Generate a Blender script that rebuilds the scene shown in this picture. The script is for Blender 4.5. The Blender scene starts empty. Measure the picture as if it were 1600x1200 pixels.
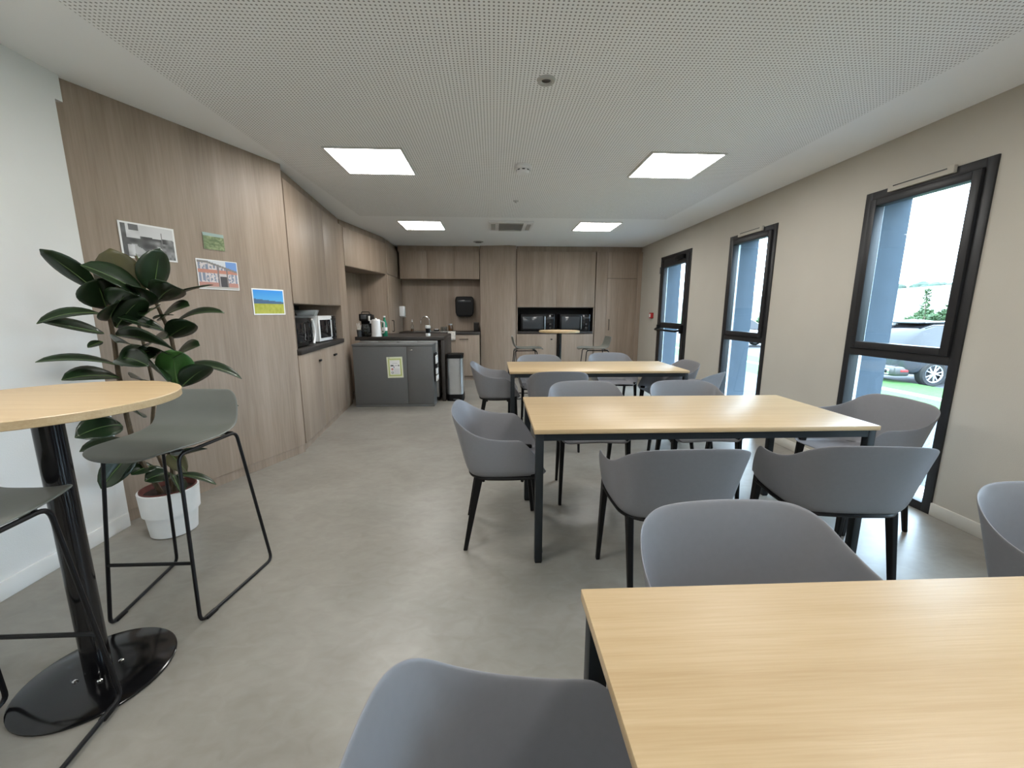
import bpy, bmesh, math, random
from mathutils import Vector, Matrix
random.seed(7)
R = math.radians
PI = math.pi
scene = bpy.context.scene
COL = scene.collection

# ------------------------------------------------------------------ camera
CH = 1.32
def cam_axes():
    p, y, r = R(10.168), R(2.607), R(-0.095)
    f = Vector((math.sin(y)*math.cos(p), math.cos(y)*math.cos(p), -math.sin(p)))
    rt = Vector((math.cos(y), -math.sin(y), 0)); dn = f.cross(rt)
    c, s = math.cos(r), math.sin(r)
    return c*rt+s*dn, -s*rt+c*dn, f
AX, AD, AF = cam_axes()
FPX = 632.97
cd = bpy.data.cameras.new('camera'); cam = bpy.data.objects.new('camera', cd); COL.objects.link(cam)
cd.sensor_width = 36; cd.lens = FPX*36/1600; cd.clip_start = .02; cd.clip_end = 2000
m = Matrix.Identity(4)
for i in range(3):
    m[i][0] = AX[i]; m[i][1] = -AD[i]; m[i][2] = -AF[i]
m[2][3] = CH
cam.matrix_world = m
scene.camera = cam
def at(px, py, Y):
    d = AX*((px-800)/FPX)+AD*((py-600)/FPX)+AF
    t = Y/d.y
    return Vector((d.x*t, Y, CH+d.z*t))

# ------------------------------------------------------------------ world, exposure
w = bpy.data.worlds.new('world'); scene.world = w; w.use_nodes = True
bg = w.node_tree.nodes['Background']
bg.inputs[0].default_value = (.67, .82, 1.0, 1); bg.inputs[1].default_value = 5.4
vs = scene.view_settings
vs.view_transform = 'Standard'; vs.look = 'None'; vs.gamma = 1; vs.use_curve_mapping = False
vs.exposure = 1.76
LED = 7.6

# ------------------------------------------------------------------ materials
MATS = {}
def nodes(name):
    mt = bpy.data.materials.new(name); mt.use_nodes = True
    nt = mt.node_tree
    return mt, nt, nt.nodes['Principled BSDF']
def mat(name, col, rough=.5, metal=0, spec=.5, noise=0, nscale=20, bump=0, bscale=60, trans=0, coat=0, sub=None):
    mt, nt, b = nodes(name)
    b.inputs['Base Color'].default_value = (*col, 1)
    b.inputs['Roughness'].default_value = rough; b.inputs['Metallic'].default_value = metal
    b.inputs['Specular IOR Level'].default_value = spec
    if trans: b.inputs['Transmission Weight'].default_value = trans
    if coat: b.inputs['Coat Weight'].default_value = coat
    tc = nt.nodes.new('ShaderNodeTexCoord')
    n = nt.nodes.new('ShaderNodeTexNoise'); n.inputs['Scale'].default_value = nscale; n.inputs['Detail'].default_value = 4
    nt.links.new(tc.outputs['Object'], n.inputs['Vector'])
    rp = nt.nodes.new('ShaderNodeValToRGB')
    k = max(noise, .02)
    rp.color_ramp.elements[0].position = .3; rp.color_ramp.elements[1].position = .7
    rp.color_ramp.elements[0].color = (*[c*(1-k) for c in col], 1)
    rp.color_ramp.elements[1].color = (*[min(1, c*(1+k)) for c in col], 1)
    nt.links.new(n.outputs['Fac'], rp.inputs['Fac']); nt.links.new(rp.outputs['Color'], b.inputs['Base Color'])
    if bump:
        n2 = nt.nodes.new('ShaderNodeTexNoise'); n2.inputs['Scale'].default_value = bscale
        nt.links.new(tc.outputs['Object'], n2.inputs['Vector'])
        bp = nt.nodes.new('ShaderNodeBump'); bp.inputs['Strength'].default_value = bump; bp.inputs['Distance'].default_value = .01
        nt.links.new(n2.outputs['Fac'], bp.inputs['Height']); nt.links.new(bp.outputs['Normal'], b.inputs['Normal'])
    MATS[name] = mt
    return mt
def wood(name, dark, light, stretch, rough=.5, fine=90, contrast=(.3, .72)):
    """grain runs along the axis with the small stretch value"""
    mt, nt, b = nodes(name)
    tc = nt.nodes.new('ShaderNodeTexCoord')
    def noise(sc, det, dist=0):
        mp = nt.nodes.new('ShaderNodeMapping'); mp.inputs['Scale'].default_value = [s*sc for s in stretch]
        nt.links.new(tc.outputs['Object'], mp.inputs['Vector'])
        n = nt.nodes.new('ShaderNodeTexNoise'); n.inputs['Scale'].default_value = 1; n.inputs['Detail'].default_value = det
        n.inputs['Distortion'].default_value = dist
        nt.links.new(mp.outputs[0], n.inputs['Vector']); return n
    a = noise(fine*.12, 3, .6); c = noise(fine, 5, .2)
    mx = nt.nodes.new('ShaderNodeMath'); mx.operation = 'MULTIPLY_ADD'; mx.inputs[1].default_value = .55
    nt.links.new(a.outputs['Fac'], mx.inputs[0])
    m2 = nt.nodes.new('ShaderNodeMath'); m2.operation = 'MULTIPLY'; m2.inputs[1].default_value = .45
    nt.links.new(c.outputs['Fac'], m2.inputs[0]); nt.links.new(m2.outputs[0], mx.inputs[2])
    rp = nt.nodes.new('ShaderNodeValToRGB')
    rp.color_ramp.elements[0].position = contrast[0]; rp.color_ramp.elements[1].position = contrast[1]
    rp.color_ramp.elements[0].color = (*dark, 1); rp.color_ramp.elements[1].color = (*light, 1)
    nt.links.new(mx.outputs[0], rp.inputs['Fac']); nt.links.new(rp.outputs['Color'], b.inputs['Base Color'])
    b.inputs['Roughness'].default_value = rough
    bp = nt.nodes.new('ShaderNodeBump'); bp.inputs['Strength'].default_value = .12; bp.inputs['Distance'].default_value = .002
    nt.links.new(c.outputs['Fac'], bp.inputs['Height']); nt.links.new(bp.outputs['Normal'], b.inputs['Normal'])
    MATS[name] = mt
    return mt

wood('panel_wood', (.205, .152, .110), (.40, .318, .252), (1, 1, .05), .5, 70, (.22, .80))
wood('table_oak', (.43, .30, .155), (.58, .44, .265), (.03, 1, 1), .40, 240, (.25, .78))
mat('white_wall', (.72, .73, .72), .8, noise=.02, nscale=3, bump=.08, bscale=180)
mat('beige_wall', (.49, .46, .40), .8, noise=.02, nscale=3, bump=.06, bscale=180)
mat('skirting', (.62, .60, .54), .6)
mat('black_metal', (.004, .004, .005), .4, spec=.3)
mat('gloss_black', (.004, .004, .005), .14)
mat('table_steel', (.012, .016, .019), .45, spec=.35)
mat('frame_anthracite', (.016, .016, .0175), .45, spec=.4)
mat('exterior_render', (.045, .068, .092), .8, noise=.06, nscale=8)
mat('ext_white', (.75, .78, .8), .5)
mat('chair_plastic', (.20, .20, .215), .42, noise=.015, nscale=60)
mat('stool_plastic', (.14, .147, .13), .45)
mat('dark_top', (.03, .025, .022), .45, noise=.15, nscale=40)
mat('niche_dark', (.02, .018, .017), .6, spec=.2)
mat('grey_metal', (.115, .117, .115), .5)
mat('light_metal', (.36, .36, .35), .4, metal=.35)
mat('steel', (.55, .56, .57), .28, metal=.9)
mat('chrome', (.8, .8, .8), .12, metal=1)
mat('black_plastic', (.004, .004, .0045), .4, spec=.22)
mat('white_plastic', (.78, .79, .79), .35)
mat('paper_white', (.82, .82, .8), .7)
mat('green_bottle', (.01, .18, .1), .2)
mat('dark_glass', (.01, .01, .012), .08)
mat('screen_glass', (.05, .055, .06), .12)
mat('soil', (.03, .02, .015), .9, noise=.4, nscale=60)
mat('terracotta', (.13, .035, .025), .7)
mat('pot_white', (.74, .75, .74), .35)
mat('stem', (.12, .085, .05), .7, noise=.25, nscale=40)
mat('leaf', (.012, .027, .010), .28, noise=.35, nscale=9)
mat('leaf_young', (.05, .13, .03), .3, noise=.25, nscale=9)
mat('leaf_brown', (.07, .065, .025), .4, noise=.25, nscale=9)
mat('midrib', (.10, .16, .05), .4)
mat('red_plastic', (.35, .02, .02), .4)
mat('lamp_frame', (.62, .62, .60), .5)
mat('vent_grey', (.45, .45, .43), .5)
mat('gravel', (.075, .082, .088), .9, noise=.6, nscale=45, bump=1, bscale=60)
mat('grass', (.035, .11, .014), .9, noise=.35, nscale=12, bump=.8, bscale=50)
mat('path', (.24, .235, .22), .9, noise=.08, nscale=10)
mat('asphalt', (.08, .08, .085), .9, noise=.15, nscale=30)
mat('field', (.15, .145, .11), .95, noise=.15, nscale=.05)
mat('far_trees', (.05, .075, .055), .95, noise=.4, nscale=.3)
mat('shrub', (.045, .085, .03), .8, noise=.4, nscale=6)
mat('bark', (.12, .09, .06), .9)
mat('car_paint', (.03, .036, .045), .18, metal=.3, coat=.6)
mat('car_white', (.7, .7, .7), .2, coat=.6)
mat('rubber', (.012, .012, .012), .8)
mat('alloy', (.62, .63, .65), .3, metal=.8)
mat('towel', (.62, .58, .53), .9, noise=.5, nscale=90)
mat('steel_dark', (.10, .10, .10), .35, metal=.8)
mat('amber', (.10, .05, .02), .2)

def floor_mat():
    mt, nt, b = nodes('floor_vinyl')
    tc = nt.nodes.new('ShaderNodeTexCoord')
    def ns(sc, det, dist=0, stretch=(1, 1, 1)):
        mp = nt.nodes.new('ShaderNodeMapping'); mp.inputs['Scale'].default_value = stretch
        nt.links.new(tc.outputs['Object'], mp.inputs['Vector'])
        n = nt.nodes.new('ShaderNodeTexNoise'); n.inputs['Scale'].default_value = sc; n.inputs['Detail'].default_value = det
        n.inputs['Distortion'].default_value = dist
        nt.links.new(mp.outputs[0], n.inputs['Vector']); return n
    a = ns(2.2, 6, .8); c = ns(14, 9, .9, (.8, 1.25, 1))
    mx = nt.nodes.new('ShaderNodeMix'); mx.inputs[0].default_value = .4
    nt.links.new(a.outputs['Fac'], mx.inputs[2]); nt.links.new(c.outputs['Fac'], mx.inputs[3])
    rp = nt.nodes.new('ShaderNodeValToRGB'); e = rp.color_ramp.elements
    e[0].position = .32; e[1].position = .68
    e[0].color = (.215, .20, .172, 1); e[1].color = (.30, .285, .253, 1)
    nt.links.new(mx.outputs[0], rp.inputs['Fac']); nt.links.new(rp.outputs['Color'], b.inputs['Base Color'])
    b.inputs['Roughness'].default_value = .36
    bp = nt.nodes.new('ShaderNodeBump'); bp.inputs['Strength'].default_value = .1; bp.inputs['Distance'].default_value = .003
    nt.links.new(c.outputs['Fac'], bp.inputs['Height']); nt.links.new(bp.outputs['Normal'], b.inputs['Normal'])
    MATS['floor_vinyl'] = mt
floor_mat()

def ceiling_mat():
    """white plaster with 20 mm square-pitch perforation inside a plain border"""
    mt, nt, b = nodes('perforated_plaster')
    L = nt.links.new
    tc = nt.nodes.new('ShaderNodeTexCoord'); sp = nt.nodes.new('ShaderNodeSeparateXYZ'); L(tc.outputs['Object'], sp.inputs[0])
    def M(op, a, b_=None, c=None):
        n = nt.nodes.new('ShaderNodeMath'); n.operation = op
        for i, v in enumerate((a, b_, c)):
            if v is None: continue
            if isinstance(v, (int, float)): n.inputs[i].default_value = v
            else: L(v, n.inputs[i])
        return n.outputs[0]
    P = .02
    def cell(o):
        return M('SUBTRACT', M('FRACT', M('MULTIPLY', o, 1/P)), .5)
    cx, cy = cell(sp.outputs[0]), cell(sp.outputs[1])
    r2 = M('ADD', M('MULTIPLY', cx, cx), M('MULTIPLY', cy, cy))
    hole = M('LESS_THAN', r2, .235**2)
    zone = M('MULTIPLY', M('MULTIPLY', M('GREATER_THAN', sp.outputs[0], -1.73), M('LESS_THAN', sp.outputs[0], 2.33)),
             M('LESS_THAN', sp.outputs[1], 5.66))
    h = M('MULTIPLY', hole, zone)
    mx = nt.nodes.new('ShaderNodeMix'); mx.data_type = 'RGBA'
    mx.inputs[6].default_value = (.90, .91, .905, 1); mx.inputs[7].default_value = (.33, .33, .315, 1)
    L(h, mx.inputs[0]); L(mx.outputs[2], b.inputs['Base Color'])
    b.inputs['Roughness'].default_value = .85
    MATS['perforated_plaster'] = mt
ceiling_mat()

def emit_mat(name, col, strength):
    mt, nt, b = nodes(name)
    b.inputs['Base Color'].default_value = (.9, .9, .9, 1)
    b.inputs['Emission Color'].default_value = (*col, 1); b.inputs['Emission Strength'].default_value = strength
    MATS[name] = mt
emit_mat('led_diffuser', (1.0, .98, .945), LED)

def glass_mat(name, tint, refl=1.0):
    mt = bpy.data.materials.new(name); mt.use_nodes = True; nt = mt.node_tree; nt.nodes.clear()
    o = nt.nodes.new('ShaderNodeOutputMaterial'); t = nt.nodes.new('ShaderNodeBsdfTransparent'); g = nt.nodes.new('ShaderNodeBsdfGlossy')
    t.inputs[0].default_value = (*tint, 1); g.inputs['Roughness'].default_value = .02
    lw = nt.nodes.new('ShaderNodeLayerWeight'); lw.inputs[0].default_value = .5
    pw = nt.nodes.new('ShaderNodeMath'); pw.operation = 'POWER'; pw.inputs[1].default_value = 5; nt.links.new(lw.outputs['Facing'], pw.inputs[0])
    fr = nt.nodes.new('ShaderNodeMath'); fr.operation = 'MULTIPLY_ADD'; fr.inputs[1].default_value = .7; fr.inputs[2].default_value = .035
    nt.links.new(pw.outputs[0], fr.inputs[0])
    mx = nt.nodes.new('ShaderNodeMixShader')
    nt.links.new(fr.outputs[0], mx.inputs[0]); nt.links.new(t.outputs[0], mx.inputs[1]); nt.links.new(g.outputs[0], mx.inputs[2])
    nt.links.new(mx.outputs[0], o.inputs[0]); MATS[name] = mt
glass_mat('pane_glass', (.90, .95, .96))
glass_mat('clear_glass', (.86, .88, .88))

def print_mat():
    mt, nt, b = nodes('printed_paper')
    a = nt.nodes.new('ShaderNodeVertexColor'); a.layer_name = 'print'
    nt.links.new(a.outputs[0], b.inputs['Base Color']); b.inputs['Roughness'].default_value = .45
    MATS['printed_paper'] = mt
print_mat()

# ------------------------------------------------------------------ mesh helpers
def link(name, me, material, parent=None, smooth=False, mods=()):
    o = bpy.data.objects.new(name, me); COL.objects.link(o)
    if material: me.materials.append(MATS[material] if isinstance(material, str) else material)
    if parent: o.parent = parent
    if smooth:
        me.polygons.foreach_set('use_smooth', [True]*len(me.polygons))
    for mk in mods: mk(o)
    return o
def autosmooth(me, ang=40):
    me.polygons.foreach_set('use_smooth', [True]*len(me.polygons))
    try: me.set_sharp_from_angle(angle=R(ang))
    except Exception: pass
class MB:
    def __init__(s): s.v = []; s.f = []
    def add(s, v, f, M=None):
        o = len(s.v)
        s.v += [tuple(M @ Vector(p)) if M else tuple(p) for p in v]; s.f += [tuple(i+o for i in q) for q in f]
        return s
    def box(s, x0, x1, y0, y1, z0, z1, M=None):
        v = [(x, y, z) for z in (z0, z1) for y in (y0, y1) for x in (x0, x1)]
        return s.add(v, [(0, 2, 3, 1), (4, 5, 7, 6), (0, 1, 5, 4), (2, 6, 7, 3), (0, 4, 6, 2), (1, 3, 7, 5)], M)
    def bev(s, x0, x1, y0, y1, z0, z1, r=.004, seg=2, M=None):
        bm = bmesh.new(); bmesh.ops.create_cube(bm, size=1)
        for v in bm.verts: v.co = Vector(((x0+x1)/2+v.co.x*(x1-x0), (y0+y1)/2+v.co.y*(y1-y0), (z0+z1)/2+v.co.z*(z1-z0)))
        bmesh.ops.bevel(bm, geom=bm.edges[:], offset=r, segments=seg, profile=.5, affect='EDGES')
        bm.verts.ensure_lookup_table(); bm.verts.index_update()
        s.add([v.co[:] for v in bm.verts], [[v.index for v in f.verts] for f in bm.faces], M); bm.free(); return s
    def tube(s, pts, r, n=8, closed=False, cap=True):
        pts = [Vector(p) for p in pts]; N = len(pts)
        rr = r if isinstance(r, (list, tuple)) else [r]*N
        T = []
        for i in range(N):
            a = pts[i-1] if (i or closed) else pts[i]; b = pts[(i+1) % N] if (i < N-1 or closed) else pts[i]
            T.append((b-a).normalized())
        up = Vector((0, 0, 1)) if abs(T[0].z) < .9 else Vector((1, 0, 0))
        u = T[0].cross(up).normalized(); o = len(s.v)
        for i in range(N):
            u = (u-T[i]*u.dot(T[i])).normalized(); w_ = T[i].cross(u)
            for k in range(n):
                a = 2*PI*k/n; s.v.append(tuple(pts[i]+(u*math.cos(a)+w_*math.sin(a))*rr[i]))
        for i in range(N if closed else N-1):
            j = (i+1) % N
            for k in range(n):
                k2 = (k+1) % n; s.f.append((o+i*n+k, o+i*n+k2, o+j*n+k2, o+j*n+k))
        if cap and not closed:
            s.f.append(tuple(o+k for k in range(n))[::-1]); s.f.append(tuple(o+(N-1)*n+k for k in range(n)))
        return s
    def lathe(s, prof, n=24, c=(0, 0, 0), sx=1, sy=1, capb=True, capt=True):
        o = len(s.v); N = len(prof)
        for r, z in prof:
            for k in range(n):
                a = 2*PI*k/n; s.v.append((c[0]+sx*r*math.cos(a), c[1]+sy*r*math.sin(a), c[2]+z))
        for i in range(N-1):
            for k in range(n):
                k2 = (k+1) % n; s.f.append((o+i*n+k, o+i*n+k2, o+(i+1)*n+k2, o+(i+1)*n+k))
        if capb: s.f.append(tuple(o+k for k in range(n))[::-1])
        if capt: s.f.append(tuple(o+(N-1)*n+k for k in range(n)))
        return s
    def prism(s, poly, a, b, axis='y', M=None):
        """poly of 2-D points extruded between a and b along axis"""
        n = len(poly)
        def p3(p, t): return {'x': (t, p[0], p[1]), 'y': (p[0], t, p[1]), 'z': (p[0], p[1], t)}[axis]
        v = [p3(p, a) for p in poly]+[p3(p, b) for p in poly]
        f = [tuple(range(n))[::-1], tuple(range(n, 2*n))]+[(i, (i+1) % n, n+(i+1) % n, n+i) for i in range(n)]
        return s.add(v, f, M)
    def mesh(s, name, ang=35, flat=False):
        me = bpy.data.meshes.new(name); me.from_pydata(s.v, [], s.f)
        bm = bmesh.new(); bm.from_mesh(me); bmesh.ops.recalc_face_normals(bm, faces=bm.faces[:]); bm.to_mesh(me); bm.free()
        me.update()
        if not flat: autosmooth(me, ang)
        return me
    def build(s, name, material, parent=None, ang=35, mods=()):
        return link(name, s.mesh(name, ang), material, parent, mods=mods)
def bez(p, q, c, n=8):
    p, q, c = Vector(p), Vector(q), Vector(c)
    return [p*(1-t)**2+c*2*t*(1-t)+q*t*t for t in [i/n for i in range(n+1)]]
def rounded_path(pts, r, n=5):
    pts = [Vector(p) for p in pts]; out = [pts[0]]
    for i in range(1, len(pts)-1):
        a = (pts[i-1]-pts[i]); b = (pts[i+1]-pts[i]); ra = min(r, a.length*.45, b.length*.45)
        out += bez(pts[i]+a.normalized()*ra, pts[i]+b.normalized()*ra, pts[i], n)
    return out+[pts[-1]]
def bevel_mod(wd, seg=2):
    def f(o):
        md = o.modifiers.new('bevel', 'BEVEL'); md.width = wd; md.segments = seg; md.limit_method = 'ANGLE'
    return f
def tag(o, label=None, cat=None, group=None, kind=None):
    if label: o['label'] = label
    if cat: o['category'] = cat
    if group: o['group'] = group
    if kind: o['kind'] = kind
    return o
def thing(name, loc=(0, 0, 0), rz=0, label=None, cat=None, group=None, kind=None):
    o = bpy.data.objects.new(name, None); COL.objects.link(o); o.empty_display_size = .1
    o.location = loc; o.rotation_euler = (0, 0, rz)
    return tag(o, label, cat, group, kind)
def copy_tree(o, parent=None):
    c = o.copy(); COL.objects.link(c); c.parent = parent
    for ch in list(o.children): copy_tree(ch, c)
    return c
def box(name, material, parent, x0, x1, y0, y1, z0, z1, bev=0):
    b = MB()
    if bev: b.bev(x0, x1, y0, y1, z0, z1, bev)
    else: b.box(x0, x1, y0, y1, z0, z1)
    return b.build(name, material, parent)
def struct(o, label, cat=None):
    return tag(o, label, cat, kind='structure')

# ================================================================== SETTING
ZC = 2.54
XR, XRO = 2.88, 3.21
XL = -2.28
Y0, YB = -3.0, 8.36
struct(MB().box(-3.4, XRO, Y0-.2, 8.75, -.12, 0).build('floor', 'floor_vinyl'), 'mottled grey taupe vinyl floor of the break room', 'floor')
struct(MB().box(-3.4, XRO, Y0-.2, 8.75, ZC, ZC+.15).build('ceiling', 'perforated_plaster'), 'white perforated plaster ceiling with plain border', 'ceiling')
# left white wall, with a beam head that steps out at its far end
lw = MB().box(XL-.15, XL, Y0, 2.45, 0, 2.41).box(XL-.15, XL, Y0, 2.49, 2.41, ZC)
struct(lw.build('wall_left', 'white_wall'), 'plain white wall behind the rubber plant and high table', 'wall')
struct(MB().bev(XL, XL+.012, Y0, 2.44, 0, .09, .003).build('baseboard_left', 'white_wall'), 'white skirting board along the white left wall', 'baseboard')
struct(MB().box(-3.4, XRO, Y0-.15, Y0, 0, ZC).build('wall_rear', 'white_wall'), 'white wall at the near end of the room', 'wall')
struct(MB().box(-3.4, XRO, YB+.02, YB+.2, 0, ZC).build('wall_back', 'panel_wood'), 'wood clad wall behind the far kitchenette', 'wall')
struct(MB().box(-3.4, -3.3, Y0, YB, 0, ZC).build('wall_far_left', 'white_wall'), 'hidden wall behind the built in cupboards', 'wall')

WINS = [(2.36, 3.19), (4.18, 5.01), (.53, 1.36), (-1.30, -.47)]
DOOR = (5.98, 7.06)
ZW = 2.205
ops = sorted(WINS+[DOOR])
wr = MB(); y = Y0
for a, b in ops:
    wr.box(XR, XRO, y, a, 0, ZC); wr.box(XR, XRO, a, b, ZW, ZC); y = b
wr.box(XR, XRO, y, 8.75, 0, ZC)
struct(wr.build('wall_right', 'beige_wall'), 'beige painted wall with tall dark framed windows', 'wall')
bl = MB(); y = Y0
for a, b in ops:
    bl.bev(XR-.014, XR, y, a, 0, .085, .003); y = b
bl.bev(XR-.014, XR, y, 7.95, 0, .085, .003)
struct(bl.build('baseboard_right', 'skirting'), 'pale beige skirting board below the window wall', 'baseboard')

def make_window(n, a, b, label, vent=True):
    """tall window: outer frame, opening sash above, fixed pane below"""
    t = thing('window_%d' % n, (XR, a, 0), 0); struct(t, label, 'window')
    W = b-a; x0, x1 = -.012, .07
    f = MB()
    f.bev(x0, x1, 0, .055, 0, ZW, .003); f.bev(x0, x1, W-.055, W, 0, ZW, .003)
    f.bev(x0, x1, .055, W-.055, 0, .06, .003); f.bev(x0, x1, .055, W-.055, ZW-.055, ZW, .003); f.bev(x0, x1, .055, W-.055, .985, 1.04, .003)
    f.build('frame', 'frame_anthracite', t)
    s = MB(); c, d, e, g = .058, W-.058, 1.043, ZW-.058
    q = .05; u0, u1 = -.028, .045
    s.bev(u0, u1, c, c+q, e, g, .004); s.bev(u0, u1, d-q, d, e, g, .004); s.bev(u0, u1, c+q, d-q, e, e+q, .004); s.bev(u0, u1, c+q, d-q, g-q, g, .004)
    s.build('sash', 'frame_anthracite', t)
    box('pane', 'pane_glass', t, .012, .018, c+q-.005, d-q+.005, e+q-.005, g-q+.005)
    box('pane', 'pane_glass', t, .030, .036, .05, W-.05, .055, .99)
    box('jamb_profile', 'ext_white', t, .072, .098, W-.052, W-.03, .02, ZW-.02)
    rv = MB().box(.10, XRO-XR+.004, W-.03, W+.001, -.15, ZW); rv.box(.10, XRO-XR+.004, -.001, .03, -.15, ZW); rv.box(.10, XRO-XR+.004, .03, W-.03, ZW-.03, ZW+.001)
    rv.build('reveal', 'exterior_render', t)
    box('sill', 'ext_white', t, .072, XRO-XR+.05, .03, W-.03, -.15, .012)
    if vent:
        v = box('air_inlet', 'beige_wall', t, -.034, -.008, .21, W-.19, ZW-.035, ZW+.012, .004)
        box('slot', 'frame_anthracite', v, -.036, -.033, .25, W-.23, ZW-.005, ZW+.002)
    return t
wl = ['tall dark framed window nearest the camera with a car and lawn outside', 'tall dark framed window between the near window and the glazed exit door',
      'tall dark framed window beside the nearest table out of view', 'tall dark framed window at the rear of the room out of view']
for i, ((a, b), l) in enumerate(zip(WINS, wl)): make_window(i+1, a, b, l)

def make_exit_door():
    a, b = DOOR; W = b-a
    t = thing('door_1', (XR, a, 0), 0); struct(t, 'dark glazed emergency exit door with push bar in the beige wall', 'door')
    f = MB()
    f.bev(-.012, .07, 0, .05, 0, ZW+.02, .003); f.bev(-.012, .07, W-.05, W, 0, ZW+.02, .003); f.bev(-.012, .07, .05, W-.05, ZW-.03, ZW+.02, .003)
    f.build('frame', 'frame_anthracite', t)
    l = MB(); c, d = .053, W-.053
    l.bev(-.02, .05, c, c+.10, .005, ZW-.033, .004); l.bev(-.02, .05, d-.10, d, .005, ZW-.033, .004)
    l.bev(-.02, .05, c+.1, d-.1, .005, .12, .004); l.bev(-.02, .05, c+.1, d-.1, ZW-.16, ZW-.033, .004); l.bev(-.02, .05, c+.1, d-.1, 1.05, 1.14, .004)
    leaf = l.build('leaf', 'frame_anthracite', t)
    box('pane', 'pane_glass', t, .012, .018, c+.095, d-.095, 1.135, ZW-.155)
    box('pane', 'pane_glass', t, .012, .018, c+.095, d-.095, .115, 1.055)
    p = MB().tube(rounded_path([(-.025, c+.05, 1.05), (-.11, c+.07, 1.02), (-.11, d-.08, 1.02), (-.025, d-.06, 1.05)], .05), .016, 10)
    p.bev(-.06, -.02, c+.02, c+.08, .99, 1.12, .006); p.bev(-.06, -.02, d-.09, d-.03, .99, 1.10, .006)
    p.build('push_bar', 'black_plastic', t)
    box('door_closer', 'black_plastic', t, -.07, -.02, c+.1, c+.38, ZW-.10, ZW-.04, .006)
    for z in (.25, 1.95):
        MB().tube([(-.03, W-.045, z), (-.03, W-.045, z+.11)], .013, 10).build('hinge', 'steel_dark', t)
    box('jamb_profile', 'ext_white', t, .072, .098, W-.052, W-.03, .02, ZW-.02)
    rv = MB().box(.10, XRO-XR+.004, W-.03, W+.001, -.15, ZW); rv.box(.10, XRO-XR+.004, -.001, .03, -.15, ZW); rv.box(.10, XRO-XR+.004, .03, W-.03, ZW-.03, ZW+.001)
    rv.build('reveal', 'exterior_render', t)
    box('sill', 'ext_white', t, .072, XRO-XR+.05, .03, W-.03, -.15, .004)
make_exit_door()

# ------------------------------------------------------------------ wood clad zigzag on the left
A0, B0, C0, D0 = Vector((-2.30, 2.52)), Vector((-1.79, 3.77)), Vector((-2.03, 5.85)), Vector((-1.80, 7.20))
D1 = Vector((-1.82, YB))
def run(name, p, q, **k):
    u = q-p
    return thing(name, (p.x, p.y, 0), math.atan2(u.y, u.x), **k), u.length
ZT = 2.44
t, LA = run('wall_side_panelling', A0, B0); struct(t, 'tall pale oak wall panelling with photographs pinned to it', 'wall')
box('panel', 'panel_wood', t, -.06, LA, 0, .03, .075, ZC-.001)
box('plinth', 'panel_wood', t, -.06, LA+.002, .006, .03, 0, .072)

def door(parent, x0, x1, z0, z1, name='door', y=-.0, th=.018):
    return box(name, 'panel_wood', parent, x0+.002, x1-.002, y, y+th, z0+.002, z1-.002, .0015)
def bar_handle(parent, x, z0, z1, horiz=False, ln=0):
    if horiz:
        pts = [(x-ln/2, .0, z0), (x-ln/2, -.03, z0), (x+ln/2, -.03, z0), (x+ln/2, 0, z0)]
    else:
        pts = [(x, 0, z0), (x, -.035, z0), (x, -.035, z1), (x, 0, z1)]
    return MB().tube(rounded_path(pts, .01, 3), .006, 8).build('handle', 'black_metal', parent)
def knob(parent, x, z, wd=.07):
    return MB().bev(x-wd/2, x+wd/2, -.022, -.001, z-.011, z+.011, .004).build('handle', 'black_metal', parent)

# B : cupboard with microwave niche
t, LB = run('niche_cupboard', B0, C0, label='pale oak built in cupboard with an open niche holding two microwaves', cat='cupboard')
e = LB-.01
bd = MB().box(.12, e, .022, .55, .07, .913).box(.12, e, .022, .55, 1.385, ZT)
bd.box(.078, .09, .022, .3, .967, 1.385).box(1.72, e, .0, .55, .915, 1.385).box(.075, 1.72, .53, .55, .915, 1.385)
bd.build('body', 'panel_wood', t)
box('end_stile', 'panel_wood', t, 1.72, e, 0, .02, .07, .915); box('end_stile', 'panel_wood', t, 1.72, e, 0, .02, 1.385, ZT)
box('plinth', 'panel_wood', t, .03, e, .02, .05, 0, .068)
box('worktop', 'dark_top', t, .077, 1.718, -.012, .53, .915, .965, .002)
box('niche_back', 'niche_dark', t, .077, 1.718, .515, .528, .967, 1.383)
d1 = door(t, .03, .69, .072, .913); d2 = door(t, .69, 1.72, .072, .913)
knob(d1, .64, .80, .05); knob(d2, 1.24, .80, .11)
door(t, .03, 1.15, 1.387, ZT); door(t, 1.15, 1.72, 1.387, ZT)
box('fascia', 'panel_wood', t, .05, e+.0, .05, .08, ZT+.002, ZC-.002)
TB = t
# C : upper cupboard above the recess
t, LC = run('corner_cupboard', C0, D0, label='oak wall cupboard above the coffee counter recess', cat='cupboard')
box('body', 'panel_wood', t, .01, LC-.09, .022, .48, 1.935, ZT)
door(t, .005, LC-.03, 1.935, ZT)
box('fascia', 'panel_wood', t, .01, LC-.012, .05, .08, ZT+.002, ZC-.002)
box('recess_back', 'panel_wood', t, .05, LC-.085, .45, .48, 0, 1.933)
# D : tall cupboard
t, LD = run('tall_cupboard', D0, D1, label='tall oak cupboard with a long black handle beside the sink', cat='cupboard')
box('body', 'panel_wood', t, .012, LD-.02, .022, .47, .07, ZT)
door(t, .01, LD-.02, 1.945, ZT); dd = door(t, .01, LD-.02, .072, 1.94)
bar_handle(dd, .18, .965, 1.155)
box('plinth', 'panel_wood', t, .02, LD-.02, .03, .05, 0, .068)
box('fascia', 'panel_wood', t, .005, LD-.02, .05, .08, ZT+.002, ZC-.002)

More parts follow.
